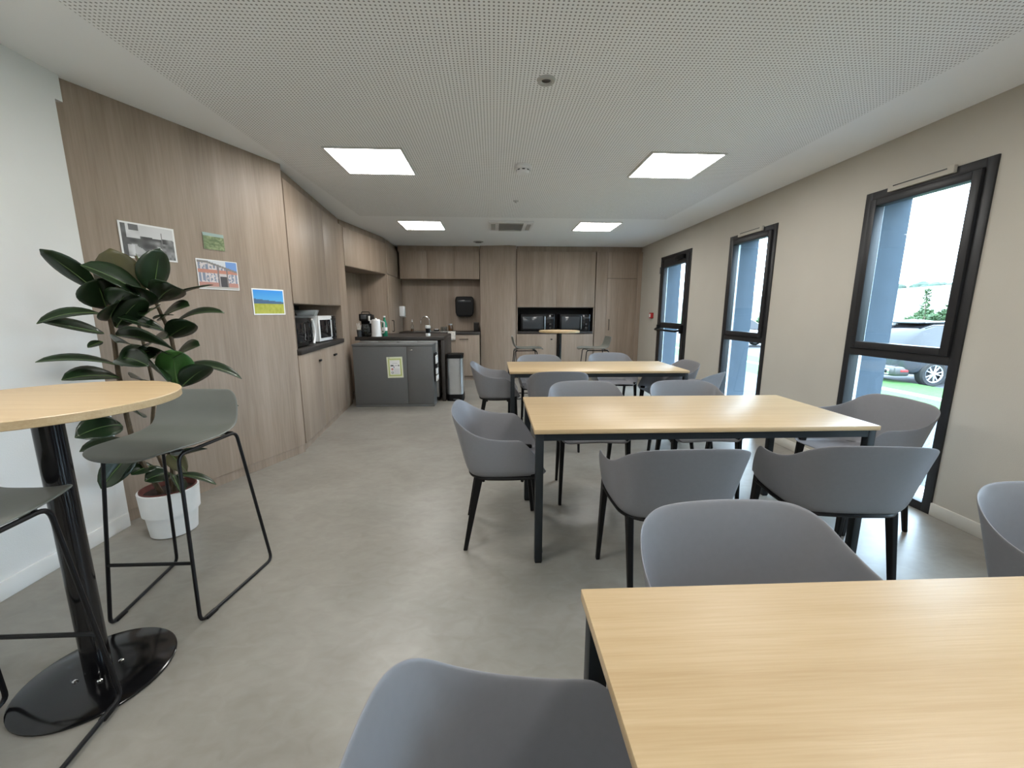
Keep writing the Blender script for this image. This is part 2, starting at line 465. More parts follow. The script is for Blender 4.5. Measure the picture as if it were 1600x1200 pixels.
# ------------------------------------------------------------------ back wall, sink kitchenette
YU, YS = 8.02, 7.76
t = thing('wall_cupboard', (0, YU, 0), 0, 'row of oak wall cupboards hanging above the sink', 'cupboard')
box('body', 'panel_wood', t, -1.77, -.26, .022, YB-YU, 1.935, ZT)
for a, b in ((-1.77, -1.25), (-1.25, -.74), (-.74, -.26)): door(t, a, b, 1.925, ZT)
box('fascia', 'panel_wood', t, -1.80, -.26, .05, .08, ZT+.002, ZC-.002)
t = thing('sink_cupboard', (0, YS, 0), 0, 'oak sink cupboard with dark worktop and black bar handles', 'cupboard')
box('body', 'panel_wood', t, -1.76, -.27, .022, YB-YS-.002, .09, .885)
box('plinth', 'panel_wood', t, -1.76, -.27, .04, .06, 0, .088)
for a, b in ((-1.76, -1.26), (-1.26, -.86), (-.86, -.27)):
    d_ = door(t, a, b, .09, .883); bar_handle(d_, (a+b)/2, .80, 0, True, .16)
box('worktop', 'dark_top', t, -1.77, -.26, -.02, YB-YS-.002, .887, .932, .003)
struct(box('wall_splashback', 'panel_wood', None, -1.80, -.25, YB, YB+.018, .93, 1.935), 'oak splashback panel behind the sink', 'wall')
# faceted column
cb = MB().prism([(-.25, YU-.0), (.31, 7.92), (.44, 7.97), (.44, YB), (-.25, YB)], 0, ZC-.001, 'z')
struct(cb.build('wall_column', 'panel_wood'), 'full height oak clad column between sink and microwaves', 'wall')
# microwave cupboard on the right
YM = 7.97
t = thing('microwave_cupboard', (0, YM, 0), 0, 'oak cupboard with a black niche for two black microwaves', 'cupboard')
bd = MB().box(.45, 1.97, .022, YB-YM, .07, .885).box(.45, 1.97, .022, YB-YM, 1.395, ZT)
bd.box(.45, .468, .002, YB-YM, .885, 1.395).box(1.952, 1.97, .002, YB-YM, .885, 1.395)
bd.build('body', 'panel_wood', t)
box('niche_lining', 'niche_dark', t, .47, 1.95, .36, .385, .936, 1.393)
box('niche_side', 'niche_dark', t, .469, .475, .004, .36, .936, 1.393); box('niche_side', 'niche_dark', t, 1.945, 1.951, .004, .36, .936, 1.393)
box('niche_top', 'niche_dark', t, .476, 1.944, .004, .36, 1.386, 1.393)
box('worktop', 'dark_top', t, .469, 1.951, -.012, .36, .89, .934, .002)
door(t, .45, 1.225, 1.397, ZT); door(t, 1.225, 1.97, 1.397, ZT)
d1 = door(t, .45, 1.225, .072, .885); d2 = door(t, 1.225, 1.97, .072, .885)
knob(d1, 1.14, .78, .035); knob(d2, 1.31, .78, .035)
box('plinth', 'panel_wood', t, .45, 1.97, .03, .05, 0, .068)
box('fascia', 'panel_wood', t, .452, XR-.002, .05, .08, ZT+.002, ZC-.002)
# concealed door to the right
t = thing('door_2', (0, YM, 0), 0); struct(t, 'concealed oak panel door with a slim black handle beside the window wall', 'door')
box('frame', 'panel_wood', t, 1.985, 2.205, .0, .03, 0, ZT); box('frame', 'panel_wood', t, 2.79, XR-.002, 0, .03, 0, ZT)
box('overpanel', 'panel_wood', t, 2.209, 2.786, 0, .03, 1.952, ZT, .002)
lf = box('leaf', 'panel_wood', t, 2.210, 2.785, -.002, .03, .008, 1.946, .002)
bar_handle(lf, 2.262, .965, 1.165)
box('backing', 'niche_dark', t, 2.0, 2.86, .04, .06, 0, ZT)

# ------------------------------------------------------------------ ceiling lights and fittings
LPOS = [(-.985, 3.67), (1.535, 3.645), (-1.01, 6.19), (1.50, 6.15), (-.985, 1.15), (1.535, 1.15), (-.985, -1.35), (1.535, -1.35)]
LLAB = ['large square ceiling light above the photo panelling side', 'large square ceiling light above the nearer window side',
        'square ceiling light near the oak cupboards left of the air conditioner', 'square ceiling light right of the air conditioner near the far windows',
        'square ceiling light above the high table out of view', 'square ceiling light above the nearest table out of view',
        'square ceiling light at the rear left out of view', 'square ceiling light at the rear right out of view']
def make_light():
    t = thing('ceiling_light')
    f = MB()
    for a in ((-.3, .3, -.3, -.285), (-.3, .3, .285, .3), (-.3, -.285, -.285, .285), (.285, .3, -.285, .285)): f.box(*a, -.012, 0)
    f.build('frame', 'lamp_frame', t)
    box('diffuser', 'led_diffuser', t, -.285, .285, -.285, .285, -.009, -.003)
    return t
p0 = make_light()
for i, ((x, y), l) in enumerate(zip(LPOS, LLAB)):
    o = p0 if i == 0 else copy_tree(p0)
    o.location = (x, y, ZC); tag(o, l, 'ceiling light', 'square LED ceiling lights')
t = thing('air_conditioner', (.255, 6.13, ZC), 0, 'square white ceiling air conditioner cassette with dark grille', 'air conditioner')
box('panel', 'white_plastic', t, -.31, .31, -.29, .29, -.028, 0, .008)
box('grille_recess', 'steel_dark', t, -.17, .17, -.20, .20, -.031, -.027)
for k in range(9): MB().box(-.17, .17, -.003, .012, -.004, 0, Matrix.Translation((0, -.19+k*.045, -.032)) @ Matrix.Rotation(R(25), 4, 'X')).build('louvre', 'vent_grey', t)
for sx in (-1, 1): box('outlet_flap', 'vent_grey', t, sx*.25-.03, sx*.25+.03, -.2, .2, -.034, -.027, .003)
for sy in (-1, 1): box('outlet_flap', 'vent_grey', t, -.17, .17, sy*.245-.025, sy*.245+.025, -.034, -.027, .003)
t = thing('smoke_detector', (.26, 3.71, ZC), 0, 'round white smoke detector in the middle of the ceiling', 'smoke detector'); t.scale = (1.3, 1.3, 1.35)
MB().lathe([(.055, 0), (.055, -.018), (.05, -.022)][::-1], 24).build('base', 'white_plastic', t)
MB().lathe([(.042, -.022), (.044, -.034), (.036, -.048), (.012, -.054)][::-1], 24).build('head', 'white_plastic', t)
for k in range(8):
    a = 2*PI*k/8; MB().bev(-.009, .009, -.003, .003, -.003, .003, .001, M=Matrix.Translation((.0425*math.cos(a), .0425*math.sin(a), -.031)) @ Matrix.Rotation(a+PI/2, 4, 'Z')).build('slot', 'black_plastic', t)
t = thing('ceiling_speaker', (.29, 2.41, ZC), 0, 'small round grey ceiling fitting with a dark hollow centre', 'ceiling fitting')
MB().lathe([(.024, -.004), (.03, -.012), (.045, -.012), (.05, 0)], 28, capb=False, capt=False).build('ring', 'vent_grey', t)
MB().lathe([(.0, -.002), (.026, -.003)], 24, capb=False, capt=False).build('cone', 'steel_dark', t)
t = thing('indicator_light', (.26, 4.83, ZC), 0, 'tiny indicator fitting on the ceiling near the air conditioner', 'ceiling fitting')
MB().lathe([(.012, -.02), (.016, -.006), (.03, -.005), (.032, 0)], 18).build('base', 'vent_grey', t)
t = thing('air_vent', (-.26, 7.56, ZC), 0, 'small round extract vent in the ceiling above the sink', 'vent')
MB().lathe([(.05, -.012), (.085, -.01), (.09, 0)], 24, capb=False).build('ring', 'vent_grey', t)
MB().lathe([(.0, -.02), (.055, -.018), (.058, -.01)], 24).build('disc', 'steel_dark', t)
t = thing('fire_alarm', (XR, 7.32, 1.25), 0, 'small red fire alarm call point on the beige wall', 'fire alarm')
box('housing', 'red_plastic', t, -.05, 0, -.05, .05, -.05, .05, .008)
box('glass_plate', 'paper_white', t, -.053, -.049, -.025, .025, -.028, .028, .001)

# ================================================================== TABLES
def make_table(W=1.80):
    t = thing('dining_table')
    D = .79
    top = MB().bev(0, W, 0, D, .716, .74, .002); top.build('tabletop', 'table_oak', t)
    f = MB()
    f.box(.045, W-.045, .012, .037, .678, .714); f.box(.045, W-.045, D-.037, D-.012, .678, .714)
    f.box(.012, .037, .045, D-.045, .678, .714); f.box(W-.037, W-.012, .045, D-.045, .678, .714)
    f.build('apron', 'table_steel', t)
    for x in (.01, W-.05):
        for y in (.01, D-.05):
            l = MB().bev(x, x+.04, y, y+.04, .006, .715, .003).build('leg', 'table_steel', t)
            box('foot', 'black_plastic', l, x+.003, x+.037, y+.003, y+.037, 0, .012)
    return t
tt = make_table(); tn = make_table(2.0)
TLAB = ['rectangular oak topped dining table nearest the camera', 'oak topped dining table in the middle of the row', 'oak topped dining table farthest away near the kitchenette']
for i, (x, y) in enumerate(((.182, -.027), (.20, 1.935), (.155, 3.915))):
    o = tn if i == 0 else tt if i == 1 else copy_tree(tt)
    o.location = (x, y, 0); tag(o, TLAB[i], 'table', 'rectangular dining tables')

# ================================================================== CHAIRS
def lerp_tab(tab, u):
    for i in range(len(tab)-1):
        a, b = tab[i], tab[i+1]
        if u <= b[0] or i == len(tab)-2:
            t = (u-a[0])/(b[0]-a[0])
            # catmull-rom
            p0 = tab[max(i-1, 0)]; p3 = tab[min(i+2, len(tab)-1)]
            out = []
            for k in range(1, len(a)):
                q0, q1, q2, q3 = p0[k], a[k], b[k], p3[k]
                out.append(.5*((2*q1)+(-q0+q2)*t+(2*q0-5*q1+4*q2-q3)*t*t+(-q0+3*q1-3*q2+q3)*t**3))
            return out
def make_chair():
    t = thing('armchair')
    # u: 0 front corner ... 1 centre of the back (right half, mirrored); contour x,y,z then rim x,y,z
    tab = [(0.00, .222, .245, .456, .228, .250, .470),
           (0.09, .238, .190, .452, .258, .190, .570),
           (0.17, .246, .130, .450, .277, .132, .646),
           (0.21, .249, .100, .449, .283, .100, .666),
           (0.34, .250, .030, .448, .288, .020, .668),
           (0.48, .248, -.045, .448, .289, -.070, .680),
           (0.60, .240, -.108, .450, .280, -.145, .708),
           (0.71, .208, -.158, .453, .256, -.212, .754),
           (0.82, .140, -.178, .456, .195, -.250, .783),
           (0.91, .065, -.184, .457, .100, -.263, .791),
           (1.00, .000, -.185, .457, .000, -.266, .793)]
    NU, cols = 24, []
    us = [i/NU for i in range(NU+1)]
    half = []
    for u in us:
        cx, cy, cz, rx, ry, rz = lerp_tab(tab, u)
        C = Vector((cx, cy, cz)); Rm = Vector((rx, ry, rz))
        sy = max(-.05, min(.255, cy+.01)) if u < .6 else -.05+.0*(u)
        S = Vector((0, sy if u < .55 else max(-.06, cy*.35), .438+.02*max(0, (sy-.1)/.15)))
        col = [S]
        inner = Vector((cx*.84, S.y+(cy-S.y)*.84, .440+(cz-.45)))
        col.append(S.lerp(inner, .5)); col.append(inner)
        ctrl = Vector((cx*1.0, cy, cz-.008)); 
        hgt = Rm.z-cz
        if u < .02:
            col += [inner.lerp(Rm, k/9) for k in range(1, 10)]
        else:
            up = C+(Rm-C)*.24
            arc = bez(inner, up, ctrl, 5)[1:]
            col += arc
            for k in range(1, 5):
                q = up.lerp(Rm, k/4)
                if k == 4: q += Vector((rx-cx, ry-cy, 0))*.03
                col.append(q)
        half.append(col)
    n = len(half[0])
    full = half+[[Vector((-p.x, p.y, p.z)) for p in c] for c in half[-2::-1]]
    verts = [p for c in full for p in c]; faces = []
    for i in range(len(full)-1):
        for j in range(n-1):
            faces.append((i*n+j, i*n+j+1, (i+1)*n+j+1, (i+1)*n+j))
    me = bpy.data.meshes.new('shell'); me.from_pydata([p[:] for p in verts], [], faces)
    bm = bmesh.new(); bm.from_mesh(me); bmesh.ops.remove_doubles(bm, verts=bm.verts[:], dist=.0005)
    bmesh.ops.recalc_face_normals(bm, faces=bm.faces[:]); bm.to_mesh(me); bm.free()
    def mods(o):
        s = o.modifiers.new('thick', 'SOLIDIFY'); s.thickness = .007; s.offset = 0
        s = o.modifiers.new('sub', 'SUBSURF'); s.levels = 1; s.render_levels = 2
    link('shell', me, 'chair_plastic', t, True, (mods,))
    f = MB()
    path = [(.232, .20, .438), (.236, .04, .436), (.228, -.09, .436), (.17, -.158, .438), (0, -.172, .440), (-.17, -.158, .438), (-.228, -.09, .436), (-.236, .04, .436), (-.232, .20, .438)]
    f.tube(rounded_path(path, .05, 4), .0115, 8)
    f.tube([(-.225, .12, .418), (.225, .12, .418)], .009, 8); f.tube([(-.21, -.09, .416), (.21, -.09, .416)], .009, 8)
    f.build('seat_frame', 'black_plastic', t)
    def leg(a, b, ta, tb):
        a, b = Vector(a), Vector(b); d = (b-a)
        m_ = MB()
        secs = []
        for k, (wx, wy) in ((0, ta), (.35, (ta[0]*.6+tb[0]*.4, ta[1]*.6+tb[1]*.4)), (1, tb)):
            c = a+d*k; secs.append([(c.x+sx*wx/2, c.y+sy*wy/2, c.z) for sx, sy in ((-1, -1), (1, -1), (1, 1), (-1, 1))])
        v = [p for s in secs for p in s]; fc = [(3, 2, 1, 0), (8, 9, 10, 11)]
        for k in range(2):
            for i in range(4): fc.append((k*4+i, k*4+(i+1) % 4, k*4+4+(i+1) % 4, k*4+4+i))
        m_.add(v, fc); m_.build('leg', 'black_plastic', t, mods=(bevel_mod(.005),))
    for s in (-1, 1):
        leg((s*.226, .188, .470), (s*.240, .222, 0), (.030, .050), (.021, .024))
        leg((s*.200, -.112, .440), (s*.200, -.195, 0), (.030, .044), (.020, .024))
    return t
ch0 = make_chair()
CH_ = [  # x, y, facing angle (deg, direction of local +y measured from +X), label
    (.08, .335, 0, 'grey armchair at the left end of the nearest table, cropped by the photo bottom'),
    (.66, .79, 271, 'grey shell armchair tucked behind the nearest table, facing the camera'),
    (1.73, .87, 261, 'grey shell armchair cropped by the right edge of the photo behind the nearest table'),
    (.795, 1.75, 90, 'grey armchair with its back to the camera at the left front of the middle table'),
    (1.60, 1.75, 84, 'grey armchair with its back to the camera at the right front of the middle table'),
    (.03, 2.285, 0, 'grey armchair at the left end of the middle table, side on'),
    (2.31, 2.37, 178, 'grey armchair at the right end of the middle table before the near window'),
    (.69, 2.82, 270, 'grey armchair on the far side of the middle table, left one facing the camera'),
    (1.47, 2.82, 270, 'grey armchair on the far side of the middle table, right one facing the camera'),
    (.60, 3.84, 90, 'grey armchair with its back to the camera at the left front of the farthest table'),
    (1.80, 3.63, 130, 'grey armchair turned at an angle at the right front corner of the farthest table'),
    (1.92, 4.34, 180, 'grey armchair at the right end of the farthest table near the exit door'),
    (.02, 4.27, 0, 'grey armchair at the left end of the farthest table near the pedal bin'),
    (.56, 4.78, 270, 'grey armchair on the far side of the farthest table, left one facing the camera'),
    (1.50, 5.0, 270, 'grey armchair on the far side of the farthest table, right one facing the camera'),
]
for i, (x, y, a, l) in enumerate(CH_):
    o = ch0 if i == 0 else copy_tree(ch0)
    o.location = (x, y, 0); o.rotation_euler.z = R(a-90); tag(o, l, 'chair', 'grey shell armchairs around the dining tables')

# ================================================================== HIGH TABLES AND STOOLS
def high_table(name, loc, rad, label, zt=1.04):
    t = thing(name, loc, 0, label, 'high table', 'round oak high tables on black pedestals')
    MB().lathe([(rad-.002, zt-.026), (rad, zt-.024), (rad, zt-.002), (rad-.002, zt)], 64).build('tabletop', 'table_oak', t)
    MB().lathe([(.038, .016), (.038, zt-.032)], 28).build('pole', 'gloss_black', t)
    MB().lathe([(.10, zt-.034), (.10, zt-.0265)], 24).build('mounting_plate', 'black_metal', t)
    b = MB().lathe([(.218, 0), (.222, .003), (.222, .008), (.215, .0125), (.10, .016), (.045, .018)], 56).build('base', 'gloss_black', t)
    for k in range(4):
        a = PI/4+k*PI/2
        MB().lathe([(.008, 0), (.008, .005), (.004, .008)], 10, (.06*math.cos(a), .06*math.sin(a), .0165)).build('bolt', 'chrome', b)
    return t
high_table('high_table', (-1.455, 1.345, 0), .35, 'round oak high table with glossy black pedestal beside the plant')
high_table('high_table', (.98, 6.05, 0), .30, 'round oak high table on a black pole far back before the microwaves')

def make_stool():
    t = thing('bar_stool')
    # seat shell: rows along y (front to back then up the backrest); width profile
    prof = [(.258, .742, .095), (.246, .757, .140), (.20, .764, .176), (.13, .762, .199), (.05, .757, .207), (-.03, .754, .207), (-.10, .757, .204),
            (-.15, .768, .200), (-.185, .795, .197), (-.203, .835, .194), (-.213, .88, .190), (-.222, .92, .180), (-.226, .943, .155)]
    n = 14; v = []; f = []
    for (y, z, hw) in prof:
        for k in range(n+1):
            s = -1+2*k/n
            dish = .012*(abs(s)**3) if z < .79 else 0
            yy = y+(.018*s*s if z >= .78 else 0)
            v.append((s*hw, yy, z+dish))
    for i in range(len(prof)-1):
        for k in range(n): f.append((i*(n+1)+k, i*(n+1)+k+1, (i+1)*(n+1)+k+1, (i+1)*(n+1)+k))
    me = bpy.data.meshes.new('seat_shell'); me.from_pydata(v, [], f)
    def mods(o):
        s = o.modifiers.new('thick', 'SOLIDIFY'); s.thickness = .009; s.offset = 0
        s = o.modifiers.new('sub', 'SUBSURF'); s.levels = 1; s.render_levels = 2
    link('seat_shell', me, 'stool_plastic', t, True, (mods,))
    for s in (-1, 1):
        pts = [(s*.185, .215, .008), (s*.148, .155, .735), (s*.178, -.175, .735), (s*.245, -.235, .008)]
        MB().tube(rounded_path([pts[3], pts[0], pts[1], pts[2], pts[3], pts[0]], .035, 5)[1:-1], .0075, 8, True).build('side_frame', 'black_metal', t)
        for yy in (.12, -.16):
            MB().lathe([(.010, -.008), (.024, 0), (.024, .012)], 12, (s*.12, yy, .732)).build('seat_mount', 'stool_plastic', t)
        MB().bev(-.011, .011, -.03, .03, 0, .012, .004, M=Matrix.Translation((s*.192, .16, 0)) @ Matrix.Rotation(s*R(7), 4, 'Z')).build('floor_glide', 'black_plastic', t)
    MB().tube([(-.172, .193, .272), (.172, .193, .272)], .0075, 8).build('footrest', 'black_metal', t)
    MB().tube([(-.15, .12, .737), (.15, .12, .737)], .0075, 8).build('cross_bar', 'black_metal', t)
    MB().tube([(-.175, -.155, .737), (.175, -.155, .737)], .0075, 8).build('cross_bar', 'black_metal', t)
    return t
st = make_stool()
STL = [(-1.445, 1.80, 0, 270, 'grey bar stool with black wire sled frame between plant and high table'),
       (-1.465, 1.02, .013, 90, 'grey bar stool cropped by the left photo edge, nearer side of the high table'),
       (.50, 6.25, 0, 0, 'pale grey bar stool on the left of the far high table'),
       (1.57, 6.25, 0, 180, 'grey bar stool on the right of the far high table')]
for i, (x, y, z, a, l) in enumerate(STL):
    o = st if i == 0 else copy_tree(st)
    o.location = (x, y, z); o.rotation_euler.z = R(a-90); tag(o, l, 'bar stool', 'grey bar stools with wire frames')

# ================================================================== ISLAND AND KITCHEN OBJECTS
t = thing('counter_island', (0, 5.94, 0), 0, 'dark topped coffee counter with a waterfall end panel', 'counter')
box('worktop', 'dark_top', t, -1.99, -.715, 0, .98, .905, .955, .003)
box('end_panel', 'dark_top', t, -.765, -.715, 0, .98, 0, .904, .002)
box('carcass', 'light_metal', t, -1.93, -.815, .03, .60, .06, .90)
for a, b in ((-1.93, -1.67), (-1.67, -1.10), (-1.10, -.815)):
    dr = box('drawer', 'light_metal', t, a+.003, b-.003, .01, .028, .845, .898, .002)
    if a == -1.67: MB().bev(-1.40, -1.36, -.004, .009, .862, .88, .003).build('lock', 'black_plastic', dr)
box('door', 'light_metal', t, -1.10, -.818, .01, .028, .12, .84, .002)
box('plinth', 'niche_dark', t, -1.93, -.82, .06, .5, 0, .058)
t = thing('grey_cabinet', (0, 5.61, 0), 0, 'low grey metal two door cabinet in front of the coffee counter', 'cabinet')
box('body', 'grey_metal', t, -1.925, -.842, .012, .31, .035, .845)
box('top', 'grey_metal', t, -1.932, -.836, 0, .315, .847, .875, .003)
box('base', 'grey_metal', t, -1.928, -.838, .002, .312, 0, .034, .002)
box('door', 'grey_metal', t, -1.922, -1.196, -.004, .011, .038, .843, .002)
dr = box('door', 'grey_metal', t, -1.190, -.845, -.004, .011, .038, .843, .002)
MB().bev(-1.15, -1.11, -.014, -.004, .79, .80, .003).build('handle', 'chrome', dr)
t = thing('leaflet_rack', (-.834, 5.70, .50), 0, 'narrow black rack of white leaflets on the side of the grey cabinet', 'leaflet rack')
box('bracket', 'black_plastic', t, 0, .012, 0, .2, -.16, .24, .002)
for i, z in enumerate((.12, -.03, -.13)):
    box('ledge', 'black_plastic', t, .012, .036, .01, .19, z-.036, z-.031)
    o = MB().bev(-.834+.0135, -.834+.026+.003*i, 5.72, 5.88, .5+z-.0305, .5+z+(.05 if i else .08), .002).build('leaflet', 'paper_white')
    tag(o, ['topmost white leaflet in the narrow rack on the grey cabinet side', 'middle white leaflet in the narrow rack on the grey cabinet side', 'lowest white leaflet in the narrow rack on the grey cabinet side'][i], 'leaflet', 'leaflets in the side rack')

def print_sheet(name, parent, w_, h_, fn, M, nx=60, ny=42, th=.0015):
    """thin printed sheet: front face carries the picture as face colours"""
    v = [(w_*i/nx, 0, h_*j/ny) for j in range(ny+1) for i in range(nx+1)]
    f = [(j*(nx+1)+i, j*(nx+1)+i+1, (j+1)*(nx+1)+i+1, (j+1)*(nx+1)+i) for j in range(ny) for i in range(nx)]
    nf = len(f); o = len(v)
    v += [(0, th, 0), (w_, th, 0), (w_, th, h_), (0, th, h_)]
    f += [(o+3, o+2, o+1, o)]
    me = bpy.data.meshes.new(name); me.from_pydata(v, [], f)
    at_ = me.color_attributes.new('print', 'FLOAT_COLOR', 'CORNER')
    for i in range(nf):
        x, y = (i % nx+.5)/nx, (i//nx+.5)/ny
        c = fn(x, y)
        for li in me.polygons[i].loop_indices: at_.data[li].color = (*c, 1)
    for li in me.polygons[nf].loop_indices: at_.data[li].color = (.8, .8, .8, 1)
    ob = link(name, me, 'printed_paper', parent); ob.matrix_local = M
    return ob
def hsh(a, b): 
    x = math.sin(a*127.1+b*311.7)*43758.5453
    return x-math.floor(x)
def vnoise(x, y):
    i, j = math.floor(x), math.floor(y); a, b = x-i, y-j
    a, b = a*a*(3-2*a), b*b*(3-2*b)
    return (hsh(i, j)*(1-a)+hsh(i+1, j)*a)*(1-b)+(hsh(i, j+1)*(1-a)+hsh(i+1, j+1)*a)*b
def border(fn, b=.03):
    def g(x, y):
        if x < b or x > 1-b or y < b*1.4 or y > 1-b*1.4: return (.8, .8, .8)
        return fn(x, y)
    return g
def pic_car_park(x, y):
    n = vnoise(x*9, y*8); s = .55+.1*vnoise(x*3, y*3)
    if x < .12: s = .06+.1*n
    elif y > .78 and .17 < x < .33: s = .12+.05*n
    elif y > .58 and .12 < x < .35: s = .5+.2*n
    elif y < .55+.12*vnoise(x*6, 2) and y > .12: s = .05+.28*n*n+(.25 if y < .4 and n > .6 else 0)
    elif y <= .12: s = .18+.2*n
    if .12 < x < .24 and .1 < y < .38: s = .5*n+.25
    if x > .72 and y < .5: s = .07+.25*vnoise(x*22, y*12)
    if abs(x-.74) < .008 and y > .5 and y < .8: s = .2
    return (s, s, s*1.02)
def pic_factory(x, y):
    n = vnoise(x*30, y*20)
    roof = .95-.38*(x-.25) if x > .25 else .95
    if y > roof: return (.16, .30, .62) if x > .7 else (.6, .62, .66)
    if y > roof-.07: return (.22, .21, .2)
    if y < .1: return (.45, .43, .4)
    if abs(x-.5) < .02 or abs(x-.72) < .015: return (.2, .17, .16)
    if .53 < x < .70 and y < .45: return (.06, .055, .06)
    if .5 < x < .72 and y < .55: return (.55, .5, .5)
    if .55 < y < .66: return (.5, .22, .16)
    if y < .25: return (.48, .24, .2)
    return (.22, .25, .33) if (int(x*34) % 3 and n > .35) else (.62, .56, .56)
def pic_field(x, y):
    if y > .62-.12*x: return (.03+.12*(1-y), .26+.25*(1-y), .72)
    if y > .44: return (.06, .12, .22)
    n = vnoise(x*20, y*12)
    return (.34+.12*n, .36+.10*n, .03+.04*n)
def pic_landscape(x, y):
    n = vnoise(x*7+y*3, y*9); k = vnoise(x*14, y*16)
    if y > .8: return (.30, .40, .38)
    return (.10+.25*n*k, .15+.26*n*k, .06+.16*n*k)
def on_run(p, q, s, z):
    u = (q-p).normalized(); return Matrix.Translation((p.x+u.x*s+u.y*.004, p.y+u.y*s-u.x*.004, z)) @ Matrix.Rotation(math.atan2(u.y, u.x), 4, 'Z')
for nm, s, z, w_, h_, fn, lab, rot in (
    ('photo_print', .148, 1.64, .303, .214, border(pic_car_park), 'large black and white photo print pinned behind the plant', 0),
    ('photo_print', .568, 1.475, .298, .210, border(pic_factory, .025), 'colour photo print of a brick and glass building on the panelling', 0),
    ('photo_print', .965, 1.288, .298, .212, border(pic_field, .03), 'colour photo print with blue sky over a yellow green field', 0),
    ('photo_print', .637, 1.757, .15, .115, pic_landscape, 'small green landscape picture without border, highest on the panelling', 0)):
    o = print_sheet(nm, None, w_, h_, fn, on_run(A0, B0, s, z)); tag(o, lab, 'photo print', 'photo prints on the oak panelling')
def pic_notice(x, y):
    if x < .09 or x > .91 or y < .08 or y > .92:
        return (.3, .3, .3) if y > .93 and .1 < x < .2 and y < .96 else (.70, .72, .52)
    if x < .15 or x > .85 or y < .13 or y > .87: return (.45, .5, .16)
    if x < .19 or x > .81 or y < .17 or y > .83: return (.66, .70, .42)
    if .68 < y < .70 and .35 < x < .65: return (.4, .4, .4)
    if .55 < y < .62 and (.22 < x < .40 or .70 < x < .78): return (.06, .06, .06)
    if .56 < y < .60 and .45 < x < .65 and int(x*40) % 3: return (.3, .3, .32)
    if .47 < y < .55 and .40 < x < .46: return (.12, .10, .3)
    if .36 < y < .46:
        d = math.hypot((x-.32)*.7, (y-.41)); 
        if d < .05: return (.5, .04, .03) if abs(y-.41) > .015 else (.8, .8, .8)
    if .18 < y < .31:
        d = math.hypot((x-.32)*.7, (y-.25))
        if .028 < d < .055: return (.03, .03, .03)
    if .42 < x < .78 and y < .45 and int(y*60) % 4 == 0: return (.4, .4, .45)
    return (.80, .80, .78)
o = print_sheet('notice', None, .215, .29, pic_notice, Matrix.Translation((-1.462, 5.60, .41)) @ Matrix.Rotation(R(-1.5), 4, 'Y'), 44, 60)
tag(o, 'white and yellow green printed notice stuck on the grey cabinet door', 'notice')

# --- on the coffee counter (z .955)
ZI = .956
t = thing('coffee_machine', (-1.88, 6.16, ZI), R(8), 'black coffee machine at the left end of the coffee counter', 'coffee machine')
box('body', 'black_plastic', t, -.085, .085, .04, .24, 0, .31, .012)
box('drip_tray', 'black_plastic', t, -.085, .085, -.13, .04, 0, .045, .008)
box('brew_head', 'black_plastic', t, -.085, .085, -.11, .04, .22, .325, .014)
MB().tube(rounded_path([(-.06, 0, .325), (-.06, 0, .35), (.05, 0, .35), (.05, 0, .325)], .02), .006, 8).build('handle', 'black_metal', t)
MB().lathe([(.05, .047), (.062, .06), (.064, .12), (.05, .16), (.045, .175)], 20, (-.01, -.055, 0)).build('jug', 'screen_glass', t)
box('control_panel', 'screen_glass', t, -.06, .02, -.114, -.109, .25, .31, .002)
MB().lathe([(.014, 0), (.014, .07)], 12, (.06, -.125, .225)).build('dispenser', 'paper_white', t)
g0 = MB().lathe([(.026, 0), (.034, .075), (.032, .075), (.024, .006)], 18, capt=False).mesh('drinking_glass')
for k in range(3):
    o = link('drinking_glass', g0, 'clear_glass' if k == 0 else None); o.location = (-1.835, 5.975, ZI+k*.047)
    tag(o, ['lowest clear glass of the stack beside the coffee machine', 'middle clear glass of the stack beside the coffee machine', 'topmost clear glass of the stack beside the coffee machine'][k], 'glass', 'stacked glasses on the coffee counter')
t = thing('electric_kettle', (-1.695, 6.0, ZI), R(-90), 'white electric kettle on the coffee counter', 'kettle')
MB().lathe([(.07, 0), (.072, .012), (.068, .03), (.064, .2), (.06, .232)], 24).build('body', 'white_plastic', t)
MB().lathe([(.06, .233), (.05, .248), (.012, .25), (.01, .265)], 24).build('lid', 'white_plastic', t)
MB().tube(rounded_path([(0, .06, .22), (0, .115, .21), (0, .11, .06), (0, .066, .05)], .03), .011, 8).build('handle', 'vent_grey', t)
MB().prism([(-.02, .19), (-.02, .235), (.02, .235), (.02, .19)], -.082, -.055, 'y').build('spout', 'white_plastic', t)
MB().lathe([(.076, -.0005), (.076, .006)], 24).build('power_base', 'vent_grey', t)
t = thing('water_bottle', (-1.60, 6.10, ZI), 0, 'dark green bottle with a white label beside the kettle', 'bottle')
MB().lathe([(.033, 0), (.036, .01), (.036, .18), (.016, .24), (.014, .28)], 18).build('body', 'green_bottle', t)
MB().lathe([(.0368, .08), (.0368, .13)], 18, capb=False, capt=False).build('label_band', 'paper_white', t)
MB().lathe([(.017, .275), (.017, .295)], 14).build('cap', 'white_plastic', t)
t = thing('utensil_pot', (-1.93, 5.965, ZI), 0, 'dark pot of white stirring spoons left of the glasses', 'pot')
MB().lathe([(.03, 0), (.036, .10), (.033, .10), (.028, .01)], 18, capt=False).build('pot', 'screen_glass', t)
MB().lathe([(.0355, .085), (.0375, .10)], 18, capb=False, capt=False).build('rim_band', 'steel_dark', t)
